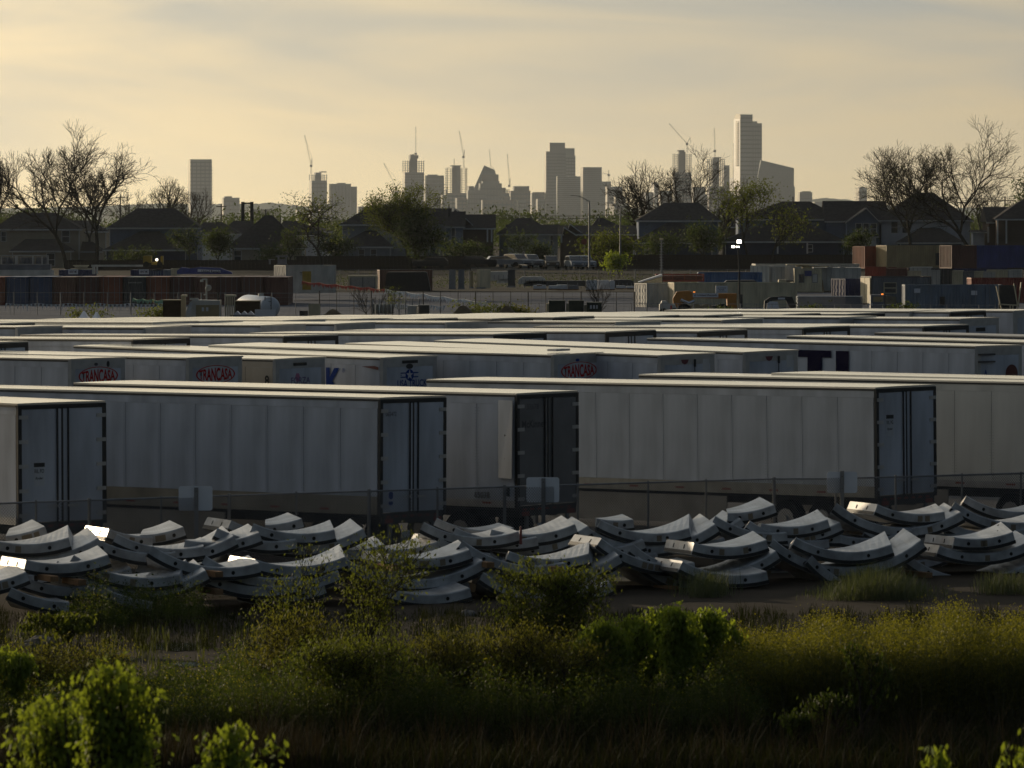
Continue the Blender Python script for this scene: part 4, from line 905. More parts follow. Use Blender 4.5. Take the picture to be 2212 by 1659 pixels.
# ------------------------------------------------------------------ trees
bark = mat('bark_dark', (.045, .038, .030), .9, var=.3, scale=1)
barkl = mat('bark_grey', (.07, .065, .055), .9, var=.3)
leafm = [mat('leaf_'+n, c_, .62, var=.35, scale=.9, transl=.5, spec=.18) for n, c_ in (('dark', (.035, .055, .014)), ('mid', (.075, .10, .022)), ('bright', (.15, .21, .035)), ('olive', (.09, .10, .024)), ('yellow', (.15, .16, .02)))]
def grow(rng, lev, kids=(2, 3), ratio=.78, ang=32, upt=.12, wig=.12, trunk=1.0, side=.85):
    """list of (p0, p1, r0, r1, level) and the twig ends, in a unit tree"""
    segs, tips = [], []
    def branch(p, d, l, r, n):
        sub = 3 if n > 1 else 2; q = p; rr = r
        for i in range(sub):
            d = (d + Vector((rng.gauss(0, wig), rng.gauss(0, wig), rng.gauss(0, wig)+upt))).normalized(); e = q + d*l/sub; r2 = rr*(.95 if n > 1 else .75)
            segs.append((q, e, rr, r2, n)); q = e; rr = r2
            if n > 1 and i < sub-1 and rng.random() < side and n < lev:
                a = d.orthogonal().normalized(); a = Matrix.Rotation(rng.uniform(0, 6.28), 3, d) @ a; dd = (d*math.cos(R(ang*1.4)) + a*math.sin(R(ang*1.4))).normalized(); branch(q, dd, l*ratio*rng.uniform(.55, .9), rr*.55, max(1, n-2))
        if n <= 1: tips.append(q); return
        k = rng.choice(kids); ph = rng.uniform(0, 6.28)
        for j in range(k):
            a = d.orthogonal().normalized(); a = Matrix.Rotation(ph + j*6.28/k + rng.uniform(-.5, .5), 3, d) @ a; an = R(ang*rng.uniform(.6, 1.25))
            dd = (d*math.cos(an) + a*math.sin(an)).normalized(); branch(q, dd, l*ratio*rng.uniform(.8, 1.15), rr*(.80 if k == 2 else .72), n-1)
    branch(Vector((0, 0, 0)), Vector((0, 0, 1)), trunk, .09, lev)
    return segs, tips
def wood_mesh(segs, S, rs, m, name, parent, minr=.01, keep=None):
    V, Fc = [], []
    for p0, p1, r0, r1, n in segs:
        if keep and not keep(n): continue
        a, b = Vector((p0.x*S[0], p0.y*S[1], p0.z*S[2])), Vector((p1.x*S[0], p1.y*S[1], p1.z*S[2])); d = b-a
        if d.length < 1e-5: continue
        d.normalize(); u = d.orthogonal().normalized(); w = d.cross(u); k = 4; base = len(V)
        for c_, rr in ((a, max(minr, r0*rs)), (b, max(minr, r1*rs))):
            for i in range(k):
                t = 2*math.pi*i/k; V.append(tuple(c_ + (u*math.cos(t) + w*math.sin(t))*rr))
        for i in range(k): Fc.append((base+i, base+(i+1) % k, base+k+(i+1) % k, base+k+i))
    return npmesh(name, V, Fc, m, parent)
def leaves(cent, n, spread, size, rng, m, name, parent, droop=.3, aspect=2.2, kind=None):
    cent = np.asarray(cent); N_ = len(cent)*n; c_ = np.repeat(cent, n, 0) + rng.normal(0, 1, (N_, 3))*np.asarray(spread)
    a = rng.normal(0, 1, (N_, 3)); a[:, 2] -= droop*2.2; a /= np.linalg.norm(a, axis=1)[:, None]
    b = rng.normal(0, 1, (N_, 3)); b -= (b*a).sum(1)[:, None]*a; b /= np.linalg.norm(b, axis=1)[:, None]
    s = size*rng.uniform(.6, 1.35, (N_, 1)); L_, W_ = a*s, b*s/aspect
    v = np.stack([c_, c_+L_*.5+W_*.5, c_+L_, c_+L_*.5-W_*.5], 1).reshape(-1, 3); f = np.arange(len(v)).reshape(-1, 4)
    return npmesh(name, v, f, m, parent)
def tree(x0, x1, yt, yb, Z, lab, seed, lev=7, leaf=None, nleaf=0, lsize=.12, xb=None, rs=None, kids=(2, 3), ang=32, ratio=.78, upt=.1, wig=.12, trunk=1.0, group=None, m=None, depth=None, name='bare_tree', cat='tree', minr=.024, lspread=.35, lean=0, droop=.3, aspect=2.2, base_z=None, wood=True):
    rng = random.Random(seed); segs, tips = grow(rng, lev, kids, ratio, ang, upt, wig, trunk)
    xs = [s[1].x for s in segs]; zs_ = [s[1].z for s in segs]; ys = [s[1].y for s in segs]
    k = Z/F; wd = (x1-x0)*k; bz = gz(Z) if base_z is None else base_z; top = HC-(yt-HY)*k; h = top-bz
    lo_, hi_ = np.percentile(xs, (1.5, 98.5)); sx = wd/(hi_-lo_); sz = h/np.percentile(zs_, 99.3); sy = (depth or wd*.8)/(max(ys)-min(ys)); S_ = (sx, sy, sz)
    ox = (x0-1106)*k - lo_*sx
    t = thing(name, lab, cat, (ox, Z, bz), group=group)
    rs = rs or h*.28
    if wood:
        wood_mesh(segs, S_, rs, m or bark, 'trunk', t, minr, lambda n: n >= lev-1)
        wood_mesh(segs, S_, rs, m or bark, 'branches', t, minr, lambda n: n < lev-1)
    if leaf is not None:
        r2 = np.random.default_rng(seed); cen = [(p.x*sx, p.y*sy, p.z*sz) for p in tips]
        leaves(cen, nleaf, lspread, lsize, r2, leaf, 'foliage', t, droop, aspect)
    return t
GB = 'bare trees along the row of houses'
tree(105, 292, 318, 560, 860, 'big bare tree leaning right over the tan house at the left', 21, 8, ang=30, group=GB, rs=4.2, upt=.03)
tree(-30, 215, 284, 560, 866, 'big bare tree with upright crown at the left picture edge', 33, 8, ang=27, group=GB, rs=4.2, upt=.06)
tree(-70, 40, 330, 560, 850, 'bare tree cut off by the left picture edge', 35, 7, ang=30, group=GB, rs=3.6)
tree(120, 255, 370, 560, 900, 'smaller bare tree behind the leaning one at the left', 52, 7, ang=34, group=GB, rs=3)
tree(325, 405, 388, 520, 1010, 'round-crowned bare tree behind the blue-grey house', 7, 7, ang=32, group=GB, leaf=leafm[3], nleaf=1, lsize=.2)
tree(380, 462, 412, 520, 980, 'bare tree spreading right in front of the lone slab tower', 8, 7, ang=38, group=GB)
tree(240, 335, 415, 520, 1100, 'faint bare tree left of the round-crowned one', 9, 7, ang=30, group=GB, m=barkl)
tree(622, 737, 420, 570, 845, 'gnarled tree with few leaves and forked trunk, left of centre', 14, 6, ang=42, group=GB, leaf=leafm[1], nleaf=5, lsize=.35, rs=3.4, kids=(2, 2, 3), lspread=.5, name='gnarled_tree', wig=.25)
tree(795, 940, 408, 590, 842, 'dense leafy green tree in front of the tall hip-roofed house', 5, 7, leaf=leafm[1], nleaf=8, lsize=.33, lspread=.5, rs=3, ang=30, group='leafy trees along the row of houses', name='leafy_tree', depth=9)
tree(870, 950, 470, 600, 838, 'lower leafy tree on the right flank of the dense green one', 6, 6, leaf=leafm[0], nleaf=12, lsize=.46, lspread=.8, rs=3, group='leafy trees along the row of houses', name='leafy_tree')
tree(1312, 1430, 352, 545, 932, 'bare tree leaning left behind the large hip-roofed house', 142, 7, ang=32, group=GB, rs=3.8, upt=.05)
tree(1330, 1562, 332, 545, 925, 'big bare tree with wide crown behind the large hip-roofed house', 33, 8, ang=28, group=GB, rs=4.2, upt=.06)
tree(1530, 1625, 395, 540, 960, 'thin bare tree between the hip roof and the green tree', 43, 7, group=GB)
tree(1556, 1668, 398, 575, 852, 'upright leafy tree with gaps in its crown, right of the large hip roof', 61, 6, leaf=leafm[1], nleaf=7, lsize=.42, lspread=.6, rs=2.6, upt=.15, group='leafy trees along the row of houses', name='leafy_tree')
tree(1640, 1745, 442, 590, 850, 'spreading leafy tree before the low broad roof', 62, 6, leaf=leafm[1], nleaf=5, lsize=.4, lspread=.6, rs=2.8, ang=40, group='leafy trees along the row of houses', name='leafy_tree')
tree(1885, 2188, 276, 545, 862, 'great bare tree with broad domed crown at the right', 33, 8, ang=28, group=GB, rs=4.6, upt=.05, leaf=leafm[3], nleaf=1, lsize=.16)
tree(1866, 2040, 320, 545, 868, 'bare tree mingled with the left side of the great domed one', 21, 8, ang=29, group=GB, rs=4)
tree(2090, 2200, 400, 520, 1000, 'faint low bare tree behind the great one at the right', 79, 7, group=GB, m=barkl)
tree(2180, 2260, 392, 520, 980, 'evergreen clump at the right picture edge', 80, 6, leaf=leafm[0], nleaf=10, lsize=.5, lspread=.7, group='leafy trees along the row of houses', name='leafy_tree')
tree(1262, 1370, 505, 600, 800, 'round green bush-like tree below the street lamps', 91, 6, leaf=leafm[1], nleaf=9, lsize=.4, lspread=.6, name='leafy_tree', group='small garden trees by the board fence')
tree(1310, 1352, 552, 615, 760, 'small bright shrub in front of the board fence', 92, 5, leaf=leafm[2], nleaf=10, lsize=.35, lspread=.4, name='leafy_shrub', group='small garden trees by the board fence')
for i, (a, b, y, yb, l) in enumerate([(375, 432, 500, 585, 'slim green tree right of the blue-grey house'), (450, 492, 505, 590, 'dark conical evergreen left of the pyramid roof'), (608, 655, 500, 590, 'pale-leaved tree before the pyramid roof'), (1095, 1152, 508, 590, 'hazy tree by the white house in the centre'), (1150, 1182, 535, 590, 'dark shrub before the white house'), (1395, 1470, 508, 600, 'dark bushy tree before the large hip-roofed house'), (1490, 1560, 492, 600, 'darker tree at the right corner of the large hip-roofed house'), (960, 1060, 530, 590, 'dark hedge tree beside the modern house porch'), (560, 620, 535, 590, 'low dark shrub under the pyramid roof eave'), (690, 760, 520, 590, 'dark shrub at the foot of the gnarled tree'), (1830, 1880, 508, 570, 'dark shrub beneath the triple window'), (250, 330, 545, 590, 'low dark shrubs before the blue-grey house')]):
    tree(a, b, y, yb, 856+i, l, 200+i, 6, leaf=leafm[0], nleaf=7 if i not in (0, 2, 3) else 3, lsize=.38, lspread=.6, name='garden_tree', group='garden trees in front of the houses', upt=.2 if i in (1,) else .1)
# far tree belt under the skyline
fr_ = np.random.default_rng(3); cen = []
for i in range(420):
    x = fr_.uniform(-60, 2270); Z = fr_.uniform(1500, 2400); top = {True: 9.5, False: 7.0}[int(x/130) % 2 == 0]
    for k in range(10): cen.append(((x-1106)/F*Z + fr_.normal(0, 4), Z + fr_.normal(0, 4), gz(Z) + fr_.uniform(0, top)))
belt = leaves(cen, 22, 1.5, 1.1, fr_, leafm[0], 'far_tree_belt', None); tag(belt, kind='stuff')
# ------------------------------------------------------------------ shipping containers and yard equipment
def paint(n, c_, r=.55): return mat('container_'+n, c_, r, var=.3, scale=1.2, streak=.4)
CP = dict(rust=paint('rust', (.20, .055, .025)), red=paint('red', (.22, .035, .02)), maroon=paint('maroon', (.10, .035, .025)), blue=paint('blue', (.05, .075, .14)), navy=paint('navy', (.02, .03, .10)), bright=paint('cobalt', (.025, .04, .17)), brown=paint('brown', (.13, .055, .035)), grey=paint('grey', (.13, .14, .16)), dark=paint('dark', (.05, .05, .05)),
          white=paint('white', (.48, .47, .43)), cream=paint('cream', (.50, .44, .30)), tan=paint('tan', (.30, .24, .13)), sky=paint('steel_blue', (.12, .16, .21)), teal=paint('teal_blue', (.06, .13, .26)))
def corr(L, H, m, name, pitch=.28, dep=.036, ax=0, off=0.0):
    """corrugated sheet in the plane y=off (ax 0) or x=off (ax 1)"""
    b = MB(); n = int(L/pitch); pr = []
    for i in range(n):
        x = i*L/n; p = L/n; pr += [(x, 0), (x+p*.25, 0), (x+p*.5, dep), (x+p*.75, dep)]
    pr.append((L, 0))
    for x, d in pr:
        for z in (0, H): b.v.append((x, off+d, z) if ax == 0 else (off+d, x, z))
    b.f = [(2*i, 2*i+2, 2*i+3, 2*i+1) for i in range(len(pr)-1)]
    return mesh_of(b, m)
GC = 'shipping containers standing in the yard'
def container(c, Z, L, alpha, col, lab, H=2.6, end='corr', zb=None, group=GC, name='shipping_container', post=None, sidedoor=False, open_=False):
    m = CP[col] if isinstance(col, str) else col; p = P(c[0], c[1], Z); zb = p.z-H if zb is None else zb; Wc = 2.44
    t = thing(name, lab, 'container', (p.x, Z, zb), rz=R(alpha), group=group)
    f = MB()
    for x in (0, L-.12):
        for y in (0, Wc-.12): f.box((x, y, 0), (x+.12, y+.12, H))
    for y in (0, Wc-.12): f.box((.1205, y+.004, 0), (L-.1205, y+.11, .16)); f.box((.1205, y+.004, H-.11), (L-.1205, y+.11, H))
    for x in (0, L-.12): f.box((x+.004, .1205, 0), (x+.11, Wc-.1205, .16)); f.box((x+.004, .1205, H-.11), (x+.11, Wc-.1205, H))
    f.build('frame', post or m, t)
    if not open_:
        h = H-.27; hs = round(h, 2)
        inst('side_wall', shared(('cs', L, hs, m.name), lambda: corr(L-.24, h, m, 'side_wall')), t, (.12, .03, .16))
        inst('side_wall', shared(('cb', L, hs, m.name), lambda: mesh_of(MB().box((0, 0, 0), (L-.24, .03, h)), m)), t, (.12, Wc-.07, .16))
        MB().box((.11, .11, H-.05), (L-.11, Wc-.11, H-.02)).build('roof', m, t)
        inst('end_wall', shared(('ceb', hs, m.name), lambda: mesh_of(MB().box((0, 0, 0), (.03, Wc-.24, h)), m)), t, (L-.07, .12, .16))
        if end == 'corr': inst('end_wall', shared(('ce', hs, m.name), lambda: corr(Wc-.24, h, m, 'end_wall', .27, .035, 1)), t, (.02, .12, .16))
        else:
            for s in (0, 1):
                y0 = .125 + s*(Wc-.25)/2; d = MB().box((.03, y0+.01, .17), (.06, y0+(Wc-.25)/2-.01, H-.13)); 
                for zz in (.5, 1.1, 1.75): d.box((.012, y0+.1, zz), (.0299, y0+.95, zz+.3))
                dd = d.build('door', m, t)
                for yy in (.3, .8): MB().bar((-.01, y0+yy, .1), (-.01, y0+yy, H-.08), .022, k=5).build('lock_rod', galv, dd)
    else:
        MB().box((.1, .1, .1), (L-.1, Wc-.1, .16)).build('floor_deck', m, t)
    return t
# long row of container ends at the left
cols = ['rust', 'blue', 'blue', 'brown', 'maroon', 'rust', 'dark', 'rust', 'maroon', 'brown', 'maroon', 'brown', 'maroon']
labs = ['rust red container end, leftmost of the long row', 'faded blue container end next to the leftmost rust red one', 'darker blue container end, third in the long row', 'brown container end right of the two blue ones', 'maroon container end, fifth in the long row', 'rusty container end, sixth in the long row', 'blackish container end with pale number, seventh in the long row', 'rust container end below the yellow machine', 'maroon container end below the blue sign boom', 'brown container end behind the camera mast', 'maroon container end behind the white tank', 'brown container end, second from the right of the long row', 'maroon container end at the right of the long row']
for i in range(13):
    x = 14+51.0*i if i < 12 else 622
    x = min(x, 622); 
    t = container((14+50.7*i, 598.5-(i % 3)*.4), 562, 12.19, 90, cols[i], labs[i], H=2.75, end='doors' if i % 3 else 'corr', group='long row of container ends at the left')
    if i in (6,): lettering('TCLU 814 0463', 1.3, trim, t, 'end', 1.2, 2.2, -.02, height=.12).rotation_euler = (0, 0, 0)
def face_txt(s, px, py, Z, w, h, m, parent_label=None, board=None, cat='sign', lab='', bold=.02, shear=0, name='notice_board', post=False, rz=0):
    p = P(px, py, Z); t = thing(name, lab, cat, p, rz=R(rz))
    if board: MB().box((-w/2, 0, -h/2), (w/2, .05, h/2)).build('board', board, t)
    for i, (tx, ww, zz, hh) in enumerate(s): lettering(tx, ww, m, t, 'side', 0, zz, .012, height=hh, bold=bold, shear=shear)
    return t
wsign = mat('sign_white', (.55, .57, .62), .5, var=.05); yel = mat('machine_yellow', (.30, .21, .02), .5, var=.25); blu = mat('machine_blue', (.03, .05, .22), .5, var=.25); orm = mat('machine_orange', (.42, .17, .02), .5, var=.2)
lampm = mat('lamp_glow', (1, .95, .85), .5, var=0, emit=(1, .93, .78, 14)); lampm2 = mat('lamp_glow_small', (1, .9, .75), .5, var=0, emit=(1, .85, .65, 3)); amber = mat('beacon_amber', (.8, .2, .03), .5, var=0, emit=(1, .3, .05, 1.2))
# pump rack and white boxes, far left
t = thing('pump_skid', 'white pipe rack with pumps on a long white trailer at the far left', 'machine', (P(0, HY, 600).x, 600, gz(600))); o = t.location.copy(); q = lambda x, y: P(x, y, 600)-o
b = MB(); b.box((q(-30, 0).x, 0, q(0, 596).z), (q(113, 0).x, 2.4, q(0, 583).z)); b.build('box_body', CP['white'], t)
b = MB().box((q(-30, 0).x, .2, q(0, 582.9).z), (q(108, 0).x, 2.2, q(0, 571).z)); b.build('deck', CP['grey'], t)
b = MB()
for x in (-20, 2, 33, 36, 70, 90, 103): b.box((q(x, 0).x-.06, .5, q(0, 571).z), (q(x, 0).x+.06, .62, q(0, 551).z))
b.box((q(-20, 0).x, .5, q(0, 553).z), (q(104, 0).x, .62, q(0, 551).z)); b.build('pipe_rack', CP['white'], t)
for x in (2, 14, 24, 46, 56, 66, 82, 95): MB().bar(q(x, 570)+Vector((0, 1.2, 0)), q(x, 556)+Vector((0, 1.2, 0)), .32, k=8).build('pump', CP['grey'], t)
for x, c_ in ((150, 'navy'), (176, 'navy'), (305, 'navy'), (328, 'navy'), (348, 'sky')):
    container((x+24, 583), 640, 6.06, 90, c_, {150: 'dark blue container end with white sign, left part', 176: 'dark blue container end beside the signed one, left part', 305: 'dark blue container end with white sign under the yellow machine', 328: 'dark blue container end right of the signed one under the yellow machine', 348: 'steel blue container end beneath the small lit lamp'}[x])
for x, l in ((158, 'left dark blue'), (311, 'second dark blue')):
    face_txt([('RENT ME', .8, 0, .26)], x, 587, 639.7, 1.1, .55, lognavy, board=wsign, lab='small white sign with dark lettering on the %s container end' % l)
b = MB(); 
for (x0, x1, y0, y1) in ((158, 190, 573, 575), (161, 187, 575.5, 578), (152, 200, 580, 582)): a, c_ = P(x0, y1, 642), P(x1, y0, 642); b.box((a.x, 642, a.z), (c_.x, 643.5, c_.z))
tag(b.build('stacked_pallets', CP['cream']), 'flat pale boards piled on the left dark blue containers', 'boards')
b = MB()
for (x0, x1, y0, y1) in ((197, 308, 572, 576), (199, 205, 576.1, 592), (208, 211, 576.1, 592)): a, c_ = P(x0, y1, 630), P(x1, y0, 630); b.box((a.x, 630, a.z), (c_.x, 630.5, c_.z))
tag(b.build('gantry_frame', CP['white']), 'pale horizontal beam on uprights behind the container row, left', 'frame')
# yellow compressor with a lit lamp
t = thing('light_plant', 'yellow wheeled machine with a small bright lamp on top of containers at the left', 'machine', P(330, 574, 640)); o = t.location.copy(); q = lambda x, y: P(x, y, 640)-o
MB().box((q(309, 0).x, 0, q(0, 568).z), (q(327, 0).x, 1.4, q(0, 553).z)).build('housing', yel, t); MB().box((q(327.1, 0).x, 0, q(0, 572).z), (q(352, 0).x, 1.4, q(0, 566).z)).build('chassis', yel, t)
MB().box((q(347, 0).x, 0, q(0, 565.9).z), (q(352, 0).x, 1.4, q(0, 553).z)).build('rear_box', yel, t)
for x in (316, 345): MB().prism([(q(x, 571).x+.32*math.cos(a*.6283), q(x, 571).z+.32*math.sin(a*.6283)) for a in range(10)], 1, -.1, .1).build('wheel', rubber, t)
MB().bar(q(339, 561)+Vector((0, -.1, 0)), q(339, 561)+Vector((0, -.3, 0)), .13, .16, k=12).build('lamp', lampm2, t); MB().bar(q(339, 566), q(339, 562), .05).build('lamp_arm', black, t)
# blue boom with sign
t = thing('boom_lift', 'blue folded boom with a white lettered sign behind the container row', 'machine', P(440, 592, 620)); o = t.location.copy(); q = lambda x, y: P(x, y, 620)-o
MB().prism([(q(x, y).x, q(x, y).z) for x, y in ((382, 592), (382, 585), (392, 577), (410, 580), (430, 577), (476, 579), (500, 588), (502, 592))], 1, 0, 1.2).build('boom', blu, t)
MB().prism([(q(x, y).x, q(x, y).z) for x, y in ((427, 587), (427, 581.5), (476, 583.5), (476, 589))], 1, -.06, -.01).build('sign_board', wsign, t)
o2 = lettering('United Rentals', 2.0, lognavy, t, 'side', q(455, 0).x, q(0, 585.6).z, .08, height=.25, bold=.02); o2.rotation_euler = (0, R(2.0), 0)
bx = container((369, 580), 630, 1.0, 0, 'cream', 'small cream box between the steel blue container and the blue boom', H=1.2, name='site_box')
# white container with end lettering
t = container((617, 573), 590, 6.06, 68, 'white', 'white container with dark lettering on its side behind the end of the container row', end='doors', H=2.9)
t.rotation_euler.z = R(32)
lettering('TWC', 1.0, loggrey, t, 'side', 2.2, 2.0, .02, height=.34, bold=.03); lettering('U', .22, loggrey, t, 'side', .7, 1.55, .02, height=.3, bold=.03)
b = MB(); 
for (x0, x1, y0, y1) in ((595, 621, 552, 555.5), (599, 602, 555.6, 570), (616, 618, 555.6, 570), (596, 620, 570.1, 571.5), (602.2, 615.9, 560, 570), (579, 592, 560, 561.5), (580, 583, 561.6, 571)): a, c_ = P(x0, y1, 588), P(x1, y0, 588); b.box((a.x, 588.6, a.z), (c_.x, 589.6, c_.z))
tag(b.build('rooftop_frame', galv), 'sunlit metal frame standing on the white lettered container', 'frame')
yb = MB().box((0, 0, 0), (.9, .5, 1.9)).build('yellow_locker', yel); yb.location = P(653, 626, 585); tag(yb, 'tall yellow locker beside the end of the container row', 'locker')
# long fences of the gravel lot
def mesh_fence(pa, pb, h, n, lab, big=3, rail=True, m=None, name='mesh_fence', rad=.03, kk=.02):
    """pa/pb = (px, Z)"""
    A = Vector(((pa[0]-1106)/F*pa[1], pa[1], gz(pa[1]))); B_ = Vector(((pb[0]-1106)/F*pb[1], pb[1], gz(pb[1]))); t = thing(name, lab, 'fence', A); u = B_-A; m = m or galv
    me = mesh_of(MB().bar((0, 0, 0), (0, 0, h), rad*1.9, k=6), m); me2 = mesh_of(MB().bar((0, 0, 0), (0, 0, h), rad, k=6), m)
    for i in range(n+1): inst('post', me if i % big == 0 else me2, t, u*(i/n))
    if rail: MB().bar(Vector((0, 0, h-.03)), u+Vector((0, 0, h-.03)), kk, k=5).build('top_rail', m, t)
    w = MB(); 
    for j in range(1, 5): w.bar(Vector((0, 0, h*j/5)), u+Vector((0, 0, h*j/5)), .007, k=3)
    k_ = int(u.length/.9)
    for j in range(k_): w.bar(u*(j/k_), u*(j/k_)+Vector((0, 0, h)), .006, k=3)
    tag(w.build('wire_mesh', m, t), kind='stuff'); return t
mesh_fence((655, 668), (1850, 668), 2.3, 30, 'tall mesh fence with pale posts at the foot of the gardens')
mesh_fence((-20, 505), (690, 500), 2.0, 14, 'thin mesh fence with flags before the left container row')
mesh_fence((690, 500), (1370, 492), 2.2, 18, 'thin dark mesh fence across the pale gravel lot', m=black)
mesh_fence((1000, 470), (2150, 455), 1.6, 34, 'low fence along the back of the trailers, right half')
mesh_fence((790, 470), (905, 466), 1.9, 8, 'pale railings with sunlit top rail left of centre', big=1)
def bunting(x0, y0, x1, y1, Z0, Z1, n, m, lab, sag=2.0, L_=.42, seed=1, gap=1):
    rr = random.Random(seed); b = MB(); pr = None
    a, c_ = P(x0, y0, Z0), P(x1, y1, Z1)
    for i in range(n+1):
        t_ = i/n; p = a.lerp(c_, t_); p.z += -.12*abs(math.sin(t_*math.pi*5)); 
        if pr is not None: b.bar(pr, p, .012, k=3)
        dx = rr.uniform(-.09, .09); w = .09; b.tri(p+Vector((-w, 0, 0)), p+Vector((w, .02, 0)), p+Vector((dx*2, rr.uniform(-.15, .15), -L_*rr.uniform(.6, 1.2)))); pr = p
    t = b.build('flag_line', m); tag(t, lab, 'bunting', 'lines of small flags strung over the gravel lot', None); return t
bunting(654, 607, 832, 624, 560, 545, 90, mat('flag_red', (.42, .10, .07), .7, var=.2), 'line of small red flags drooping across the gravel lot')
bunting(834, 624, 1050, 652, 545, 500, 120, mat('flag_white', (.55, .60, .66), .6, var=.2), 'line of small whitish flags continuing from the red ones', L_=.5)
bunting(288, 644, 395, 650, 530, 500, 60, mat('flag_green', (.18, .34, .24), .6, var=.2), 'line of small green flags before the maroon containers')
bunting(14, 655, 350, 655, 505, 503, 38, MC['flag_white'], 'widely spaced white flags before the left container row', L_=.55)
bunting(830, 656, 960, 660, 495, 490, 24, MC['flag_white'], 'widely spaced white flags on the near fence, centre', L_=.5)
# items at the back of the lot
def box(x0, x1, y0, y1, Z, dep, m, name, lab, cat, rz=0, bevel=0):
    a, c_ = P(x0, y1, Z), P(x1, y0, Z); w, h = c_.x-a.x, c_.z-a.z; t = thing(name, lab, cat, ((a.x+c_.x)/2, Z, a.z), rz=R(rz)); return t, w, h
t, w, h = box(752, 815, 595, 624, 600, 2, CP['cream'], 'generator', 'pale framed generator with louvred front on the gravel lot', 'generator')
MB().box((-w/2+.2, .12, 0), (w/2-.2, 2.2, h-.2)).build('housing', CP['grey'], t); MB().box((-w/2, 0, 0), (-w/2+.18, 2.3, h)).box((w/2-.18, 0, 0), (w/2, 2.3, h)).box((-w/2+.181, 0, h-.18), (w/2-.181, 2.3, h)).build('frame', CP['cream'], t)
me = mesh_of(MB().box((-w/2+.3, .03, 0), (-.06, .115, .05)), CP['white'])
for i in range(10):
    inst('louvre', me, t, (0, 0, .2+i*.11)); inst('louvre', me, t, (w/2-.24, 0, .2+i*.11))
t, w, h = box(833, 925, 587, 629, 590, 3, CP['dark'], 'covered_stack', 'big dark tarpaulin-covered block on the gravel lot', 'tarpaulin')
b = MB().prism([(-w/2-.1, 0), (w/2+.25, 0), (w/2-.15, h*.96), (w/2-.4, h), (-w/2+.3, h*.985), (-w/2+.08, h*.9)], 1, 0, 3.4); b.build('cover', mat('black_tarpaulin', (.018, .018, .017), .7, var=.3, bump=.4, bscale=2), t)
container((740+80, 583), 650, 6.06, 8, 'brown', 'brown container roof showing behind the dark tarpaulin block', H=2.4)
for i, (x0, x1, y0, y1, m_, l) in enumerate([(970, 984, 583, 624, galv, 'grey upright slab left of the sunlit post'), (990, 1003, 583, 624, CP['grey'], 'second grey upright slab left of the sunlit post'), (1029, 1037, 582, 623, CP['cream'], 'upright slab glaring in the sun, centre'), (1016, 1022, 586, 622, CP['tan'], 'thin brown upright beside the sunlit post'), (1097, 1113, 582, 620, CP['dark'], 'dark upright panel in the centre of the lot')]):
    t, w, h = box(x0, x1, y0, y1, 598, .5, m_, 'upright_slab', l, 'slab'); MB().box((-w/2, 0, 0), (w/2, .6 if i != 2 else 2.0, h)).build('panel', m_, t)
    MB().box((-w/2-.05, -.1, -.05), (w/2+.05, 1.0, .12)).build('base', galv, t)
    if i == 2: t.rotation_euler.z = R(-35)
def bundle(x0, x1, y0, y1, Z, lab, m, n=1):
    t, w, h = box(x0, x1, y0, y1, Z, 1, m, 'wrapped_pallet', lab, 'pallet')
    t['group'] = 'wrapped pallets on the gravel lot'; b = MB(); b.prism([(-w/2, .12), (w/2, .12), (w/2, h*.9), (w/2-.08, h), (-w/2+.08, h), (-w/2, h*.9)], 1, 0, 1.1); b.build('load', m, t); MB().box((-w/2-.02, -.02, 0), (w/2+.02, 1.15, .119)).build('pallet_base', wood, t)
wrap = mat('plastic_wrap', (.50, .52, .55), .22, var=.25, scale=3, bump=.5, bscale=6)
for i, (a, b_, c_, d) in enumerate([(1152, 1180, 616, 626), (1185, 1208, 617, 626), (1160, 1170, 614, 618), (1202, 1226, 615, 627), (1227, 1250, 616, 627), (1266, 1290, 605, 628), (1291, 1316, 605, 627), (1317, 1328, 606, 627), (1331, 1352, 617, 625), (1353, 1370, 618, 625)]):
    bundle(a, b_, c_, d, 596-(i % 3), ['leftmost of the low white ones', 'low one right of the leftmost', 'small one on top of the leftmost', 'middle low one', 'darker low one beside the middle one', 'tall one with a glaring sunlit edge', 'tall one behind the tiny bare tree', 'narrow tall one', 'small low one at the right', 'last low one beside the white container doors'][i] + ' among the wrapped pallets', wrap if i != 4 else CP['grey'])
for x0, x1, y0, y1, l, m_ in ((1040, 1105, 586, 606, 'white flatbed cover with slatted side, centre', 'white'), (1072, 1110, 603, 612, 'low white hull-shaped cover in the centre', 'white'), (1118, 1180, 597, 614, 'long white tank body right of the dark upright panel', 'white'), (1130, 1300, 606, 618, 'long black covered heap behind the wrapped pallets', 'dark'), (1560, 1640, 605, 625, 'dark heap right of the blue container', 'dark'), (1310, 1372, 604, 622, 'black covered heap beside the white container doors', 'dark')):
    t, w, h = box(x0, x1, y0, y1, 606, 2, CP[m_], 'covered_load', l, 'load'); b = MB(); b.prism([(-w/2, 0), (w/2, 0), (w/2-.1, h*.7), (w/2-.5, h), (-w/2+.5, h*.96), (-w/2+.1, h*.6)], 1, 0, 2.2); b.build('cover', CP[m_], t)
    k = int(w/.5)
    me = mesh_of(MB().box((-.03, -.05, .1), (.03, -.003, h*.62)), galv)
    for i in range(min(k, 8)): inst('stake', me, t, (-w/2+.4+i*(w-.8)/max(1, min(k, 8)-1), 0, 0))
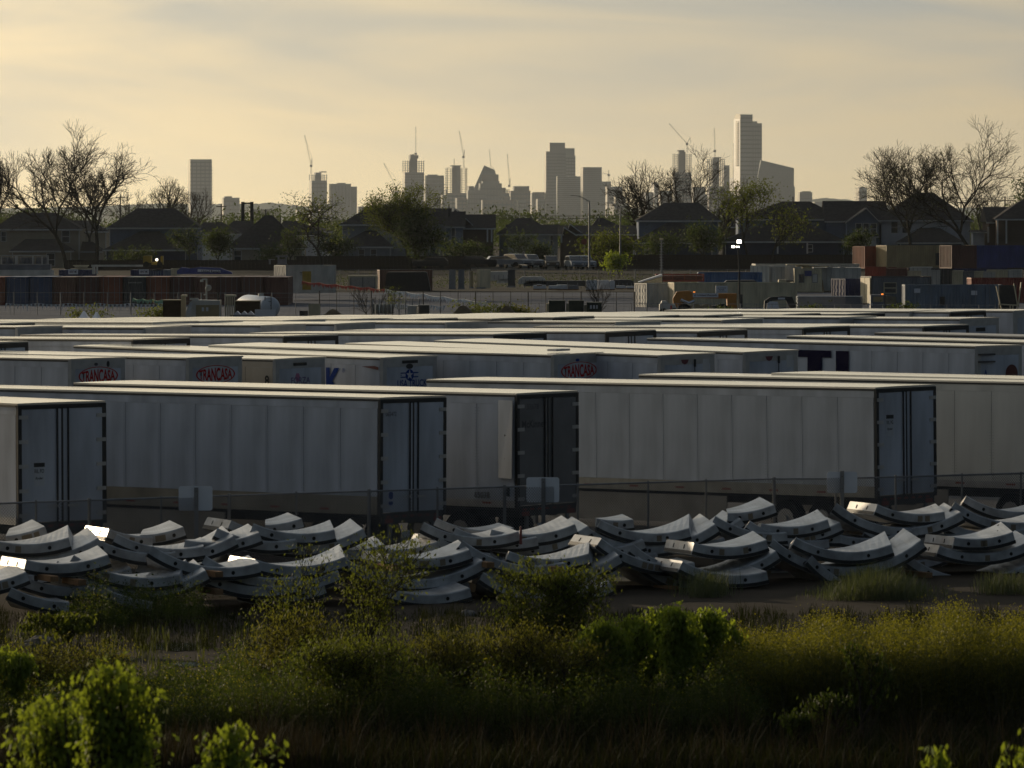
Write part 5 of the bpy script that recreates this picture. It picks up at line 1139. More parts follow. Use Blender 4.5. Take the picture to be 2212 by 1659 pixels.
# cars by the houses
def car(x, y, Z, kind, m, lab, rz=0):
    p = P(x, y, Z); t = thing('parked_car', lab, 'car', (p.x, Z, p.z), rz=R(rz), group='cars parked by the gardens'); L_, H_ = (5.4, 1.85) if kind != 'car' else (4.6, 1.45)
    prof = [(-L_/2, .35), (L_/2, .35), (L_/2, .85), (L_/2-.2, 1.0), (L_*.24, 1.02), (-L_/2+.05, 1.05)] if kind == 'car' else [(-L_/2, .45), (L_/2, .45), (L_/2, 1.0), (L_/2-.25, 1.15), (L_*.22, 1.18), (-L_/2+.05, 1.2)]
    hb = prof[-1][1]; MB().prism(prof, 1, -.9, .9).build('body', m, t)
    cab = [(L_*.23, hb), (L_*.07, H_-.03), (-L_*.18, H_), (-L_*.40 if kind != 'pickup' else -L_*.2, H_-.05), (-L_*.47 if kind != 'pickup' else -L_*.22, hb)]
    MB().prism([(a, b_+.002) for a, b_ in cab], 1, -.78, .78).build('cabin', m, t)
    MB().prism([(a*.93-.02, hb+.06 if b_ == hb else b_-.09) for a, b_ in cab], 1, -.80, -.781).build('side_window', glassw, t)
    b = MB(); b.quad((L_*.225+.02, -.7, hb+.03), (L_*.225+.02, .7, hb+.03), (L_*.08+.02, .68, H_-.08), (L_*.08+.02, -.68, H_-.08)); b.build('windscreen', glassw, t)
    for sx in (-1, 1):
        for sy in (-.92, .70): MB().prism([(sx*L_*.31+.34*math.cos(a*.6283), .34+.34*math.sin(a*.6283)) for a in range(10)], 1, sy, sy+.22).build('wheel', rubber, t)
        MB().box((L_/2-.04, sx*.6-.15, .72), (L_/2+.02, sx*.6+.15, .86)).build('headlight', wrap, t)
    MB().box((L_/2-.02, -.55, .5), (L_/2+.015, .55, .68)).build('grille', black, t)
cdark = mat('car_black', (.015, .015, .018), .25, var=0); csil = mat('car_silver', (.20, .21, .23), .3, var=0); cblue = mat('car_blue_grey', (.12, .16, .22), .3, var=0); cbrn = mat('car_brown', (.07, .055, .04), .4, var=0)
car(930, 580, 740, 'car', cdark, 'low dark car beneath the modern house', 180); car(1035, 577, 735, 'car', cdark, 'black sedan with shiny roof line, centre', 0); car(1088, 577, 738, 'car', csil, 'silver sedan half hidden by the black one', 10)
car(1118, 579, 742, 'suv', csil, 'grey estate car beside the silver sedan', -60); car(1146, 580, 744, 'suv', csil, 'silver van-like car before the white house', -70); car(1190, 583, 742, 'pickup', cbrn, 'brown pickup seen from the front, centre', -85); car(1241, 583, 740, 'suv', cblue, 'blue-grey pickup facing us below the first street lamp', -80); car(1262, 583, 741, 'suv', cblue, 'car half hidden by the blue-grey pickup and the garden tree', -75)
# things standing behind the trailers
t, w, h = box(400, 475, 648, 690, 395, 3, CP['white'], 'truck_cab', 'white truck cab with curved windscreen seen from its side, behind the trailers', 'truck')
MB().prism([(-w/2+.05, 0), (w/2, 0), (w/2, h*.98), (-w/2+.5, h), (-w/2+.28, h*.86), (-w/2+.02, h*.3)], 1, 0, 2.3).build('cab', CP['white'], t)
MB().prism([(-w/2+.10, h*.30), (-w/2+.36, h*.32), (-w/2+.52, h*.85), (-w/2+.34, h*.85)], 1, -.02, -.004).build('windscreen', wrap, t)
MB().box((-w/2+.75, -.03, .1), (w/2-.05, -.004, h*.74)).build('side_screen', CP['tan'], t)
for xx in (.05, .35): MB().box((xx-.1, -.05, h*.42), (xx+.06, -.031, h*.62)).build('side_window', wrap, t)
MB().bar((w/2-.2, 1.5, h*.6), (w/2-.2, 1.5, h+.5), .09, k=8).build('exhaust', black, t); MB().box((-w/2+.3, .3, h), (-w/2+.9, .6, h+.12)).build('roof_light', CP['white'], t)
b = thing('camera_mast', 'slim white mast with camera and dish behind the truck cab', 'mast', P(446, 690, 400)); o = b.location.copy(); q = lambda x, y: P(x, y, 400)-o
MB().bar((0, 0, 0), q(446, 602), .07, k=8).build('shaft', CP['white'], b); MB().bar(q(446, 603), q(436, 604), .05).bar(q(436, 604), q(436, 609), .1, .14, k=8).build('camera', CP['white'], b); MB().bar(q(450, 622)+Vector((0, -.1, 0)), q(451, 623)+Vector((0, -.2, 0)), .24, .2, k=12).build('dish', CP['white'], b); MB().bar(q(446, 636), q(440, 637), .05).build('sensor', CP['white'], b)
def frame_box(x0, x1, y0, y1, Z, lab):
    t, w, h = box(x0, x1, y0, y1, Z, 2, CP['cream'], 'rack_frame', lab, 'rack'); m = CP['cream']
    for i in range(5): MB().box((-w/2+i*(w-.1)/4, 0, 0), (-w/2+i*(w-.1)/4+.09, .1, h)).build('upright', m, t)
    MB().box((-w/2, -.01, h), (w/2, 1.8, h+.12)).build('top', m, t)
frame_box(391, 402, 641, 690, 398, 'narrow pale slatted rack left of the truck cab'); frame_box(486, 508, 641, 690, 396, 'pale slatted rack between truck cab and tank')
for (x0, x1, y0, y1, l) in ((352, 391, 650, 688, 'dark brown box left of the truck cab'), (508, 560, 652, 686, 'dark brown box in front of the tank')):
    t, w, h = box(x0, x1, y0, y1, 400, 3, CP['dark'], 'steel_box', l, 'box'); MB().box((-w/2, 0, 0), (w/2, 2.2, h)).build('body', mat('box_dark_brown', (.05, .035, .025), .8, var=.3), t); MB().box((-w/2-.03, -.03, h+.003), (w/2+.03, 2.23, h+.08)).build('rim', CP['tan'], t)
# tank
t = thing('tank_trailer', 'white round-ended tank on a trailer, its ladder and domed end toward us', 'tank', P(552, 690, 415)); o = t.location.copy(); q = lambda x, y: P(x, y, 415)-o
ca, cb = q(528, 661), q(583, 664); ca.y += 5; r_ = .78
b = MB(); ax_ = (cb-ca).normalized(); prev = None
rings = [(-.35, .25), (-.22, .55), (-.05, .73), (0.05, r_), (1.0, r_), (1.02, .7), (1.04, .45), (1.05, .1)]
u_ = ax_.orthogonal().normalized(); w_ = ax_.cross(u_)
for s, rr in rings:
    c_ = ca.lerp(cb, s) if s > .9 or s < .1 else ca.lerp(cb, s)
    for i in range(20): a = i*math.pi/10; b.v.append(tuple(c_+(u_*math.cos(a)+w_*math.sin(a))*rr))
for j in range(len(rings)-1):
    for i in range(20): b.f.append((20*j+i, 20*j+(i+1) % 20, 20*j+20+(i+1) % 20, 20*j+20+i))
b.f.append(tuple(range(20))); b.f.append(tuple(20*(len(rings)-1)+i for i in range(20)))
b.build('shell', mat('tank_white', (.5, .53, .58), .3, var=.08), t, True)
b = MB().bar(cb+Vector((-.35, -.25, -.9)), cb+Vector((-.35, -.25, .8)), .03).bar(cb+Vector((.1, -.25, -.9)), cb+Vector((.1, -.25, .8)), .03)
for i in range(6): b.bar(cb+Vector((-.35, -.25, -.7+i*.28)), cb+Vector((.1, -.25, -.7+i*.28)), .02)
b.build('ladder', black, t); MB().bar(ca.lerp(cb, .6)+Vector((0, 0, .7)), ca.lerp(cb, .6)+Vector((0, 0, .95)), .2, k=10).build('hatch', CP['white'], t)
MB().box((-1.9, 0, 0), (1.5, 2, .35)).build('chassis', black, t)
for i, x in enumerate((512, 527, 541)):
    t, w, h = box(x-7, x+7, 672, 692, 385, 1.2, CP['sky'], 'portable_toilet', ['leftmost', 'middle', 'right-hand'][i]+' pale blue portable toilet before the tank', 'toilet'); t['group'] = 'portable toilets behind the trailers'
    MB().box((-w/2, 0, 0), (w/2, 1.1, h-.25)).build('cabin', CP['teal'] if 0 else CP['sky'], t); MB().prism([(-w/2-.04, h-.245), (w/2+.04, h-.245), (0, h)], 1, -.05, 1.15).build('roof', wsign, t); MB().box((-w/2+.07, -.03, .05), (w/2-.07, -.004, h-.4)).build('door', CP['blue'], t)
face_txt([('SITE OFFICE', .8, .08, .12), ('DELIVERIES', .7, -.12, .1)], 573, 675, 384, 1.4, .6, loggrey, board=wsign, lab='white rectangular notice board right of the portable toilets') if 0 else None
t = face_txt([], 573, 678, 384, 1.4, .6, loggrey, board=wsign, lab='white rectangular notice board right of the portable toilets')
# small gabled roofs and bushes
for x, y0, w2, l, Z in ((178, 672, 10, 'left small pale gable behind the trailers', 395), (205, 674, 8, 'right small pale gable behind the trailers', 395), (1000, 660, 34, 'broad brown gable between the two centre bushes', 440), (1095, 660, 30, 'brown gable left of the skips', 441), (718, 668, 30, 'low brown gable left of centre', 430)):
    p = P(x, 690, Z); k = Z/F; t = thing('spoil_heap' if w2 > 15 else 'canopy_tent', l, 'heap' if w2 > 15 else 'tent', (p.x, Z, p.z)); h = P(x, y0, Z).z-p.z
    b = MB(); b.v = [(-w2*k, 0, 0), (w2*k, 0, 0), (w2*k, 3, 0), (-w2*k, 3, 0), (0, 1.5, h), (-w2*k*.2, 1.3, h*.93), (w2*k*.25, 1.6, h*.9)]; b.f = [(0, 1, 6, 4, 5), (1, 2, 6), (2, 3, 5, 4, 6), (3, 0, 5), (3, 2, 1, 0)]
    b.build('slope', mat('heap_earth', (.11, .085, .055), .9, var=.3) if w2 > 15 else wsign, t)
# tarpaulin, grey box
t, w, h = box(790, 850, 657, 680, 415, .3, wrap, 'bright_tarpaulin', 'crumpled silver tarpaulin hung on a fence, glaring in the sun', 'tarpaulin')
b = MB(); n = 20
for i in range(n): 
    f_ = lambda i: (.25*math.sin(i*1.7)+.12*math.sin(i*3.1))
    b.quad((w*(.25+.75*i/n)-w/2, f_(i), h*.1), (w*(.25+.75*(i+1)/n)-w/2, f_(i+1), h*.1), (w*(.25+.75*(i+1)/n)-w/2, f_(i+1)*.4, h), (w*(.25+.75*i/n)-w/2, f_(i)*.4, h))
b.build('sheet', mat('silver_sheet', (.62, .60, .55), .2, metal=.5, var=.1), t)
t, w, h = box(647, 692, 655, 682, 418, .3, wrap, 'fence_panel', 'pale solid panel leaning on railings left of the silver tarpaulin', 'panel'); MB().box((-.1, 0, 0), (w/2, .1, h*.95)).build('sheet', CP['cream'], t); MB().box((-w/2, .0, 0), (-.15, .1, h*.4)).build('low_sheet', CP['dark'], t)
t, w, h = box(880, 927, 659, 690, 425, 2, CP['dark'], 'equipment_box', 'dark grey box with glaring white left end behind the trailers', 'box'); MB().box((-w/2+.8, 0, 0), (w/2, 2, h)).build('body', CP['dark'], t); MB().box((-w/2, .3, .2), (-w/2+.79, 1.8, h-.05)).build('bright_end', CP['white'], t); MB().bar((-w/2+.8, -.1, .2), (-w/2+.8, -.1, h*.9), .12, k=8).build('cylinder', mat('chrome', (.7, .7, .7), .1, metal=1, var=0), t)
t, w, h = box(857, 879, 658, 668, 430, 1, wrap, 'crate', 'bright slatted crate left of the dark grey box', 'crate'); MB().box((-w/2, 0, 0), (w/2, 1, .1)).build('base', CP['white'], t)
for i in range(5): MB().box((-w/2+i*w/5, 0, .101), (-w/2+i*w/5+.1, .06, h)).build('slat', CP['white'], t)
# skips
for x0, x1, y0, l in ((1182, 1221, 649, 'leftmost dark green skip with a ribbed side'), (1225, 1261, 649, 'middle dark green skip'), (1264, 1300, 653, 'rightmost skip with a white label')):
    t, w, h = box(x0, x1, y0, 684, 405, 1.8, CP['dark'], 'skip', l, 'skip'); t['group'] = 'steel skips behind the trailers'; m_ = mat('skip_green', (.035, .045, .03), .6, var=.3)
    MB().box((-w/2+.12, 0, 0), (w/2, 1.8, h-.1)).build('body', m_, t); MB().box((-w/2+.1, -.05, h-.098), (w/2+.02, 1.85, h)).build('rim', m_, t)
    for i in range(4): MB().box((-w/2+.25+i*(w-.5)/3, -.06, .1), (-w/2+.33+i*(w-.5)/3, -.003, h-.12)).build('rib', m_, t)
    MB().box((-w/2-.06, .3, .35), (-w/2+.115, 1.5, h*.8)).build('end_frame', CP['cream'], t)
    if x0 == 1264: MB().box((-.25, -.02, h*.55), (.3, -.004, h*.8)).build('label_plate', wsign, t)
# container park on the right
container((1397, 612), 548, 12.19, 28, 'white', 'whitish container with closed doors, left one of the pair beside the gravel lot', end='doors'); container((1456, 610.5), 545, 12.19, 12, 'cream', 'long beige container with a small white sign, behind the orange machine', end='doors')
face_txt([('() United', .8, .12, .12), ('Rentals', .5, -.04, .12), ('unitedrentals.com', .8, -.22, .06)], 1559, 625, 540, 1.15, .66, lognavy, board=wsign, lab='small white sign with dark logo on the long beige container', rz=12)
t = container((1416, 592), 560, 4.8, 0, 'red', 'open rust red flat rack standing on the beige container', H=.75, open_=True); 
for i in range(4): MB().box((.5+i*1.15, -.02, .17), (.6+i*1.15, .1, .72)).build('stake', CP['rust'], t)
MB().box((.13, .2, .17), (4.6, 2.2, .6)).build('load', CP['maroon'], t)
container((1508, 588), 640, 7.2, 0, 'teal', 'bright blue container behind the beige one', H=2.4)
t, w, h = box(1379, 1430, 592, 609, 556, 3, CP['white'], 'sloping_roof_shed', 'small shed with a steep white roof slope behind the beige container', 'shed'); MB().prism([(-w/2, 0), (w/2, h), (w/2, h-.2), (-w/2+.25, -.05)], 1, -.2, 3).build('roof', wsign, t); MB().prism([(-w/2+.4, -.05), (w/2, -.05), (w/2, h-.25)], 1, 0, 2.6).build('wall', CP['cream'], t)
# orange telehandler
t = thing('telehandler', 'orange telehandler with a white lettered sign on its boom', 'machine', P(1525, 690, 480)); o = t.location.copy(); q = lambda x, y: P(x, y, 480)-o; pq = lambda l: [(q(x, y).x, q(x, y).z) for x, y in l]
MB().prism(pq([(1456, 668), (1454, 645), (1462, 630), (1490, 628), (1500, 634), (1592, 634), (1592, 646), (1500, 644), (1486, 655), (1482, 668)]), 1, .5, 1.3).build('boom', orm, t)
MB().prism(pq([(1571, 672), (1571, 638), (1590, 640), (1593, 672)]), 1, 0, 2).build('mast_box', orm, t)
MB().box((q(1497, 0).x, .38, q(0, 642.5).z), (q(1552, 0).x, .45, q(0, 633.5).z)).build('sign_board', wsign, t)
o2 = lettering('() United Rentals', 1.9, lognavy, t, 'side', q(1524.5, 0).x, q(0, 638).z, -.36, height=.17, bold=.02, shear=.2)
MB().box((q(1480, 0).x, .2, q(0, 676).z), (q(1572, 0).x, 1.9, q(0, 660).z)).build('chassis', black, t)
MB().bar(q(1470, 648), q(1486, 655), .16, k=8).bar(q(1486, 655), q(1500, 650), .12).build('hydraulic_arm', MC['chrome'], t)
for x in (1478, 1503, 1527, 1560): MB().prism([(q(x, 672).x+.62*math.cos(a*.4488), q(x, 672).z+.62*math.sin(a*.4488)) for a in range(14)], 1, -.1, .35).build('wheel', CP['tan'] if x in (1503, 1527) else rubber, t)
MB().bar(q(1500, 632)+Vector((0, .6, 0)), q(1500, 630)+Vector((0, .6, 0)), .09).build('beacon', amber, t)
# pickup
t = thing('pickup_truck', 'white pickup with a red tail light in front of the container doors', 'pickup', P(1441, 690, 470)); o = t.location.copy(); q = lambda x, y: P(x, y, 470)-o; pq = lambda l: [(q(x, y).x, q(x, y).z) for x, y in l]
MB().prism(pq([(1425, 680), (1425, 657), (1434, 656), (1458, 657), (1462, 666), (1462, 680)]), 1, 0, 1.9).build('body', CP['white'], t); MB().prism(pq([(1428, 655.9), (1430, 650), (1440, 650), (1446, 655.9)]), 1, .2, 1.7).build('cabin', CP['white'], t)
MB().box((q(1448, 0).x, -.03, q(0, 668).z), (q(1452, 0).x, -.003, q(0, 660).z)).build('tail_light', mat('tail_red', (.5, .03, .02), .4, var=0), t)
for x in (1433, 1456): MB().prism([(q(x, 676).x+.4*math.cos(a*.6283), q(x, 676).z+.4*math.sin(a*.6283)) for a in range(10)], 1, -.05, .2).build('wheel', rubber, t)
# folded lift, panels
t = thing('folding_lift', 'black folded boom lift with a curved arm over a pale engine hood', 'machine', P(1685, 690, 480)); o = t.location.copy(); q = lambda x, y: P(x, y, 480)-o; pq = lambda l: [(q(x, y).x, q(x, y).z) for x, y in l]
MB().prism(pq([(1651, 668), (1652, 650), (1664, 642), (1690, 640), (1712, 641), (1722, 668), (1708, 668), (1698, 648), (1668, 650), (1662, 668)]), 1, .4, 1.2).build('arm', black, t)
MB().prism(pq([(1655, 676), (1657, 656), (1664, 651), (1680, 652), (1686, 676)]), 1, 0, .38).build('hood', wsign, t); MB().box((q(1650, 0).x, .2, q(0, 684).z), (q(1722, 0).x, 2, q(0, 672).z)).build('chassis', black, t)
MB().box((q(1681, 0).x, .3, q(0, 647).z), (q(1696, 0).x, .38, q(0, 643).z)).build('sign_board', wsign, t)
pst = mesh_of(MB().box((0, 0, 0), (5.4, 2.2, .05)), CP['sky'])
t = thing('panel_stack', 'stack of grey-blue mesh panels beside the navy container', 'stack', P(1722, 690, 470))
for i in range(20): 
    q_ = inst('panel', pst, t, ((i % 3)*.03, (i % 2)*.05, .05+i*.095))
t = thing('plywood_sheet', 'sheet of plywood leaning against the cabin wall', 'board', P(1762, 634, 640), rot=(R(-12), R(-8), 0)); MB().box((-1.0, 0, 0), (1.0, .03, 1.45)).build('sheet', mat('plywood', (.30, .22, .13), .8, var=.3, scale=2), t)
# white row with office
GW = 'row of whitish containers below the gardens, right'
for x, y, L_, al, c_, e_, l in ((1632, 570, 12.19, 8, 'white', 'doors', 'whitish container with pale roof furthest up the row'), (1662, 574, 4.9, 60, 'white', 'doors', 'white container doors left of the site cabin, nearer one'), (1696, 576, 4.9, 80, 'white', 'doors', 'white container doors directly left of the site cabin')):
    container((x, y), 655 if x == 1632 else 645, L_, al, c_, l, end=e_, group=GW, H=2.9)
t = container((1716, 580), 640, 3.1, 0, 'cream', 'beige site cabin with two windows and a blue notice', H=2.6, name='site_cabin', group=GW)
for x in (.5, 2.0): f_ = MB().box((x, -.05, 1.0), (x+.6, -.02, 2.0)).build('window', CP['grey'], t); MB().box((x+.06, -.06, 1.06), (x+.54, -.051, 1.94)).build('pane', glassw if x < 1 else CP['white'], f_)
MB().box((1.15, -.06, 1.75), (1.95, -.03, 2.35)).build('notice', CP['bright'], t); lettering('SAFETY', .6, wsign, t, 'side', 1.55, 2.15, .065, height=.14) if 0 else None
for i, x in enumerate((1778, 1806, 1834)): container((x+26, 578), 642, 6.06, 88, 'white', ['first', 'second', 'third'][i]+' white container end right of the beige site cabin', end='doors', group=GW)
b = MB(); 
for (x0, x1, y0, y1) in ((1722, 1748, 573, 576), (1750, 1790, 575, 577), (1700, 1770, 571, 572.5), (1735, 1752, 575, 580)): a, c_ = P(x0, y1, 641), P(x1, y0, 641); b.box((a.x, 641, a.z), (c_.x, 644, c_.z))
tag(b.build('loose_boards', CP['tan']), 'loose boards lying on the beige site cabin roof', 'boards')
t, w, h = box(1682, 1714, 602, 616, 560, 1, CP['white'], 'air_unit', 'white box with dark vent standing on the end of the long beige container', 'box'); MB().box((-w/2, 0, 0), (0.02, 1.4, h*.85)).build('housing', CP['cream'], t); MB().box((.021, .1, 0), (w/2, 1.3, h*.75)).build('vent_box', black, t)
# stacked containers
GK = 'containers stacked two high at the right'
def stack2(x, y, L_, al, c1, l1, H=2.6, Z=662, e='corr'): return container((x, y), Z, L_, al, c1, l1, H=H, group=GK, end=e)
stack2(1868, 532, 6.06, 32, 'rust', 'upper red container with sunlit ribbed end, leftmost of the high stacks', Z=664); stack2(1915, 530, 12.19, 26, 'tan', 'upper tan container with golden ribbed end and open side'); stack2(2056, 530, 3.4, 30, 'maroon', 'upper maroon container with ribbed reddish end right of the tan one', Z=640); stack2(2100, 530, 12.19, 12, 'bright', 'upper cobalt blue container running out of the right picture edge', Z=660)
MB().box((6.6, -.02, .25), (8.2, .028, 1.7)).build('open_door', black, [o_ for o_ in bpy.data.objects if o_.get('label', '').startswith('upper tan')][0])
for i, (x, y, c_, l) in enumerate([(1914, 576, 'red', 'small red container end under the tan one'), (1937, 577, 'rust', 'rust container end beside the small red one'), (1960, 580, 'maroon', 'dark red container with faint letters, low row'), (1990, 585, 'cream', 'cream container top behind the dark grey one'), (2011, 577, 'white', 'white container end, higher one in the low row'), (2031, 583, 'white', 'white container with horizontal ribs beside the black one'), (2056, 579, 'dark', 'blackish container doors under the maroon one'), (2080, 585, 'cream', 'cream ribbed end, first after the black doors'), (2104, 586, 'grey', 'grey ribbed end between two cream ones'), (2124, 586, 'cream', 'cream ribbed end with a small sign'), (2150, 587, 'white', 'pale container top with vents, near the right edge'), (2177, 583, 'cream', 'cream ribbed end near the right picture edge'), (2207, 583, 'white', 'pale ribbed end at the right picture edge')]):
    container((x, y), 655 if i not in (0, 1) else 662, 6.06, 84, c_, l, group='low row of container ends at the right', end='doors' if c_ in ('white', 'dark') else 'corr')
t = container((1960, 563), 690, 12.19, 4, 'navy', 'dark blue container under the open tan one', H=2.4); MB().box((2.5, -.05, 2.45), (11, .1, 2.6)).build('pale_beam', CP['white'], t)
container((1826, 602), 565, 3.3, 32, 'navy', 'navy container with marked doors at its left end', end='doors', H=2.75); t = container((1882, 597), 562, 6.6, 22, 'grey', 'dark grey container with a framed window and golden open end', H=2.8, end='doors', post=CP['dark'])
inst('door_leaf', mesh_of(MB().box((0, 0, 0), (.04, 1.1, 2.5)), CP['cream']), t, (-.08, .15, .15)); inst('door_leaf', mesh_of(MB().box((0, 0, 0), (.04, .95, 2.5)), CP['cream']), t, (-.08, 1.35, .15))
f_ = MB().box((1.35, -.06, 1.1), (2.75, .02, 2.2)).build('window', CP['cream'], t); MB().box((1.43, -.075, 1.7), (2.67, -.061, 2.12)).build('pane', glassw, f_); MB().box((1.43, -.075, 1.18), (2.67, -.061, 1.6)).build('pane', glassw, f_)
t = container((1955, 615), 522, 9.0, 3, 'sky', 'long steel blue container with white notices and doors at its right end', H=2.6)
for (x, z) in ((.85, 2.1), (6.1, 1.9)): MB().box((x, -.03, z-.25), (x+.55, -.003, z+.15)).build('notice', wsign, t)
for xx in (6.15, 7.45): 
    d_ = MB().box((xx, -.02, .2), (xx+1.2, .025, 2.45)).build('door', CP['sky'], t)
    for k_ in (.35, .85): MB().bar((xx+k_, -.04, .15), (xx+k_, -.04, 2.5), .02).build('lock_rod', galv, d_)
MB().box((3.2, -.12, .7), (3.65, -.003, 1.5)).build('meter_box', black, t)
container((2098, 600), 575, 12.19, 6, 'red', 'red container running out at the right edge behind the steel blue one', H=2.6)
t = thing('trestle', 'pale wooden trestle frame holding a dark board, right edge', 'trestle', P(2180, 690, 470)); o = t.location.copy(); q = lambda x, y: P(x, y, 470)-o; b = MB()
for p0, p1 in (((2168, 688), (2152, 618)), ((2196, 688), (2206, 610)), ((2203, 688), (2190, 612)), ((2158, 657), (2202, 660)), ((2182, 688), (2182, 658)), ((2188, 688), (2188, 658))): b.bar(q(*p0), q(*p1), .06, k=4)
b.build('legs', CP['cream'], t); MB().box((q(2158, 0).x, .2, q(0, 690).z), (q(2196, 0).x, .3, q(0, 616).z)).build('board', black, t)
t = thing('utility_truck', 'small utility truck with orange beacon and crumpled cover, before the grey container', 'truck', P(1898, 690, 478)); o = t.location.copy(); q = lambda x, y: P(x, y, 478)-o; pq = lambda l: [(q(x, y).x, q(x, y).z) for x, y in l]
MB().prism(pq([(1881, 676), (1881, 637), (1910, 637), (1912, 676)]), 1, 0, 1.9).build('cab', CP['grey'], t); MB().box((q(1886, 0).x, -.03, q(0, 652).z), (q(1908, 0).x, -.003, q(0, 641).z)).build('rear_window', CP['tan'], t)
MB().prism(pq([(1912.5, 676), (1912.5, 638), (1926, 640), (1936, 642), (1938, 676)]), 1, .1, 1.6).build('cover', mat('cover_olive', (.16, .14, .09), .5, var=.5, scale=2, bump=.8, bscale=3), t)
MB().bar(q(1906, 636.9), q(1906, 634), .1, k=8).build('beacon', amber, t)
for x in (1877, 1884): MB().box((q(x, 0).x-.06, -.04, q(0, 660).z), (q(x, 0).x+.06, -.003, q(0, 656).z)).build('reflector', wsign, t)
MB().box((q(1876, 0).x, -.02, q(0, 684).z), (q(1912, 0).x, 1.9, q(0, 677).z)).build('bumper', redtape, t)
# light tower, antenna mast, street lamps
t = thing('light_tower', 'slim black light tower with three lit floodlights', 'floodlight', P(1597, 690, 470)); o = t.location.copy(); q = lambda x, y: P(x, y, 470)-o
MB().bar((0, 0, 0), q(1597, 590), .11, .08, k=8).bar(q(1597, 590), q(1594, 530), .07, .05, k=8).build('mast', black, t); MB().box((q(1597, 0).x, -.2, q(0, 665).z), (q(1604, 0).x, .3, q(0, 636).z)).build('control_box', black, t); MB().bar(q(1588, 531), q(1597, 531), .05).build('crossbar', black, t)
for x, y, r_, sk in ((1596.5, 522, .16, .9), (1583.5, 533, .11, .7), (1593.5, 532.5, .13, .6)):
    p = q(x, y); h_ = MB().box((p.x-r_*1.15, .02, p.z-r_*1.1*sk), (p.x+r_*1.15, .16, p.z+r_*1.1*sk)).build('lamp_head', black, t); MB().box((p.x-r_, -.03, p.z-r_*sk), (p.x+r_, .019, p.z+r_*sk)).build('lamp', lampm, h_)
t = thing('antenna_mast', 'pale mast studded with small brackets and a lamp on top', 'mast', P(1429, 600, 560)); o = t.location.copy(); q = lambda x, y: P(x, y, 560)-o
MB().bar((0, 0, -.5), q(1429, 515), .1, .07, k=8).build('mast', galv, t); MB().box((q(1425, 0).x, -.1, q(0, 518).z), (q(1433, 0).x, .1, q(0, 514).z)).build('top_unit', CP['cream'], t)
me = mesh_of(MB().bar((-.2, 0, 0), (.2, 0, 0), .035, k=5), galv)
for i in range(13): inst('bracket', me, t, (0, 0, .4+i*.27))
def street_lamp(x, yt, yb, xt, ytop, Z, lab):
    t = thing('street_lamp', lab, 'street lamp', P(x, yb, Z), group='curved-arm street lamps'); o = t.location.copy(); q = lambda a, b_: P(a, b_, Z)-o
    MB().bar((0, 0, -3), q(x, yt), .13, .08, k=10).build('pole', galv, t); b = MB(); pr = q(x, yt)
    for i in range(1, 11):
        s_ = i/10; p = Vector((q(x, 0).x + (q(xt+6, 0).x-q(x, 0).x)*s_, 0, q(0, yt+2).z + (q(0, ytop).z-q(0, yt+2).z)*math.sin(s_*math.pi/2))); b.bar(pr, p, .05, k=6); pr = p
    b.build('arm', galv, t); MB().prism([(pr.x, pr.z-.06), (pr.x-.55, pr.z-.04), (pr.x-.5, pr.z+.06), (pr.x, pr.z+.08)], 1, -.14, .14).build('lamp_head', galv, t)
street_lamp(1273, 434, 525, 1235, 422.5, 700, 'taller street lamp with curved arm, left one of two'); street_lamp(1340, 449, 525, 1309, 438.5, 760, 'second street lamp with curved arm, right one of two')
t = thing('stop_sign', 'small red octagonal sign by the first street lamp', 'sign', P(1262, 560, 780)); MB().bar((0, 0, 0), (0, 0, 2.2), .04).build('post', galv, t); MB().prism([(.42*math.cos(R(22.5+45*i)), 2.4+.42*math.sin(R(22.5+45*i))) for i in range(8)], 1, -.06, -.03).build('board', mat('stop_red', (.16, .02, .02), .5, var=0), t)
# shrubs behind the trailers, small bare saplings
for i, (a, b_, y, l, lf) in enumerate([(155, 232, 666, 'green bush around the two small gables', 1), (305, 372, 670, 'green bush left of the dark brown box', 1), (985, 1065, 655, 'green bush on the brown gable, centre', 1), (1070, 1130, 660, 'green bush beside the centre gable', 0), (1735, 1800, 668, 'dark weeds at the foot of the panel stack', 0), (1925, 1975, 663, 'dark round bush before the steel blue container', 0), (1540, 1580, 672, 'weeds under the orange machine', 0), (1090, 1150, 668, 'low weeds left of the skips', 3)]):
    tree(a, b_, y, 690, 445, l, 300+i, 5, leaf=leafm[lf], nleaf=8, lsize=.22, lspread=.25, name='bush', cat='bush', group='bushes behind the trailers', minr=.008)
tree(758, 800, 622, 685, 450, 'small bare sapling on the gravel lot left of centre', 320, 6, group='bare saplings on the gravel lot', name='sapling', rs=.7, minr=.008); tree(1262, 1318, 596, 680, 440, 'small bare sapling before the wrapped pallets', 321, 6, group='bare saplings on the gravel lot', name='sapling', rs=.8, minr=.008); tree(805, 840, 632, 685, 455, 'wispy sapling beside the first one', 322, 5, group='bare saplings on the gravel lot', name='sapling', rs=.5, minr=.008); tree(560, 600, 640, 685, 440, 'bare sapling before the tank', 324, 6, group='bare saplings on the gravel lot', name='sapling', rs=.6, minr=.008); tree(835, 870, 620, 685, 458, 'thin evergreen sapling right of the wispy one', 323, 5, leaf=leafm[1], nleaf=3, lsize=.15, lspread=.15, group='bare saplings on the gravel lot', name='sapling', rs=.5, minr=.008)
# scrub strip between lot and fences
r4 = np.random.default_rng(8); cen = [((x-1106)/F*Z, Z, gz(Z)+r4.uniform(0, .5)) for x, Z in zip(r4.uniform(660, 1850, 900), r4.uniform(665, 735, 900))]
tag(leaves(cen, 10, .5, .22, r4, leafm[0], 'scrub', None), kind='stuff')
dk = mat('verge_earth', (.035, .032, .025), .95, var=.4, scale=.3); sheet('verge', 640, 1180, -110, 110, dk, .008)
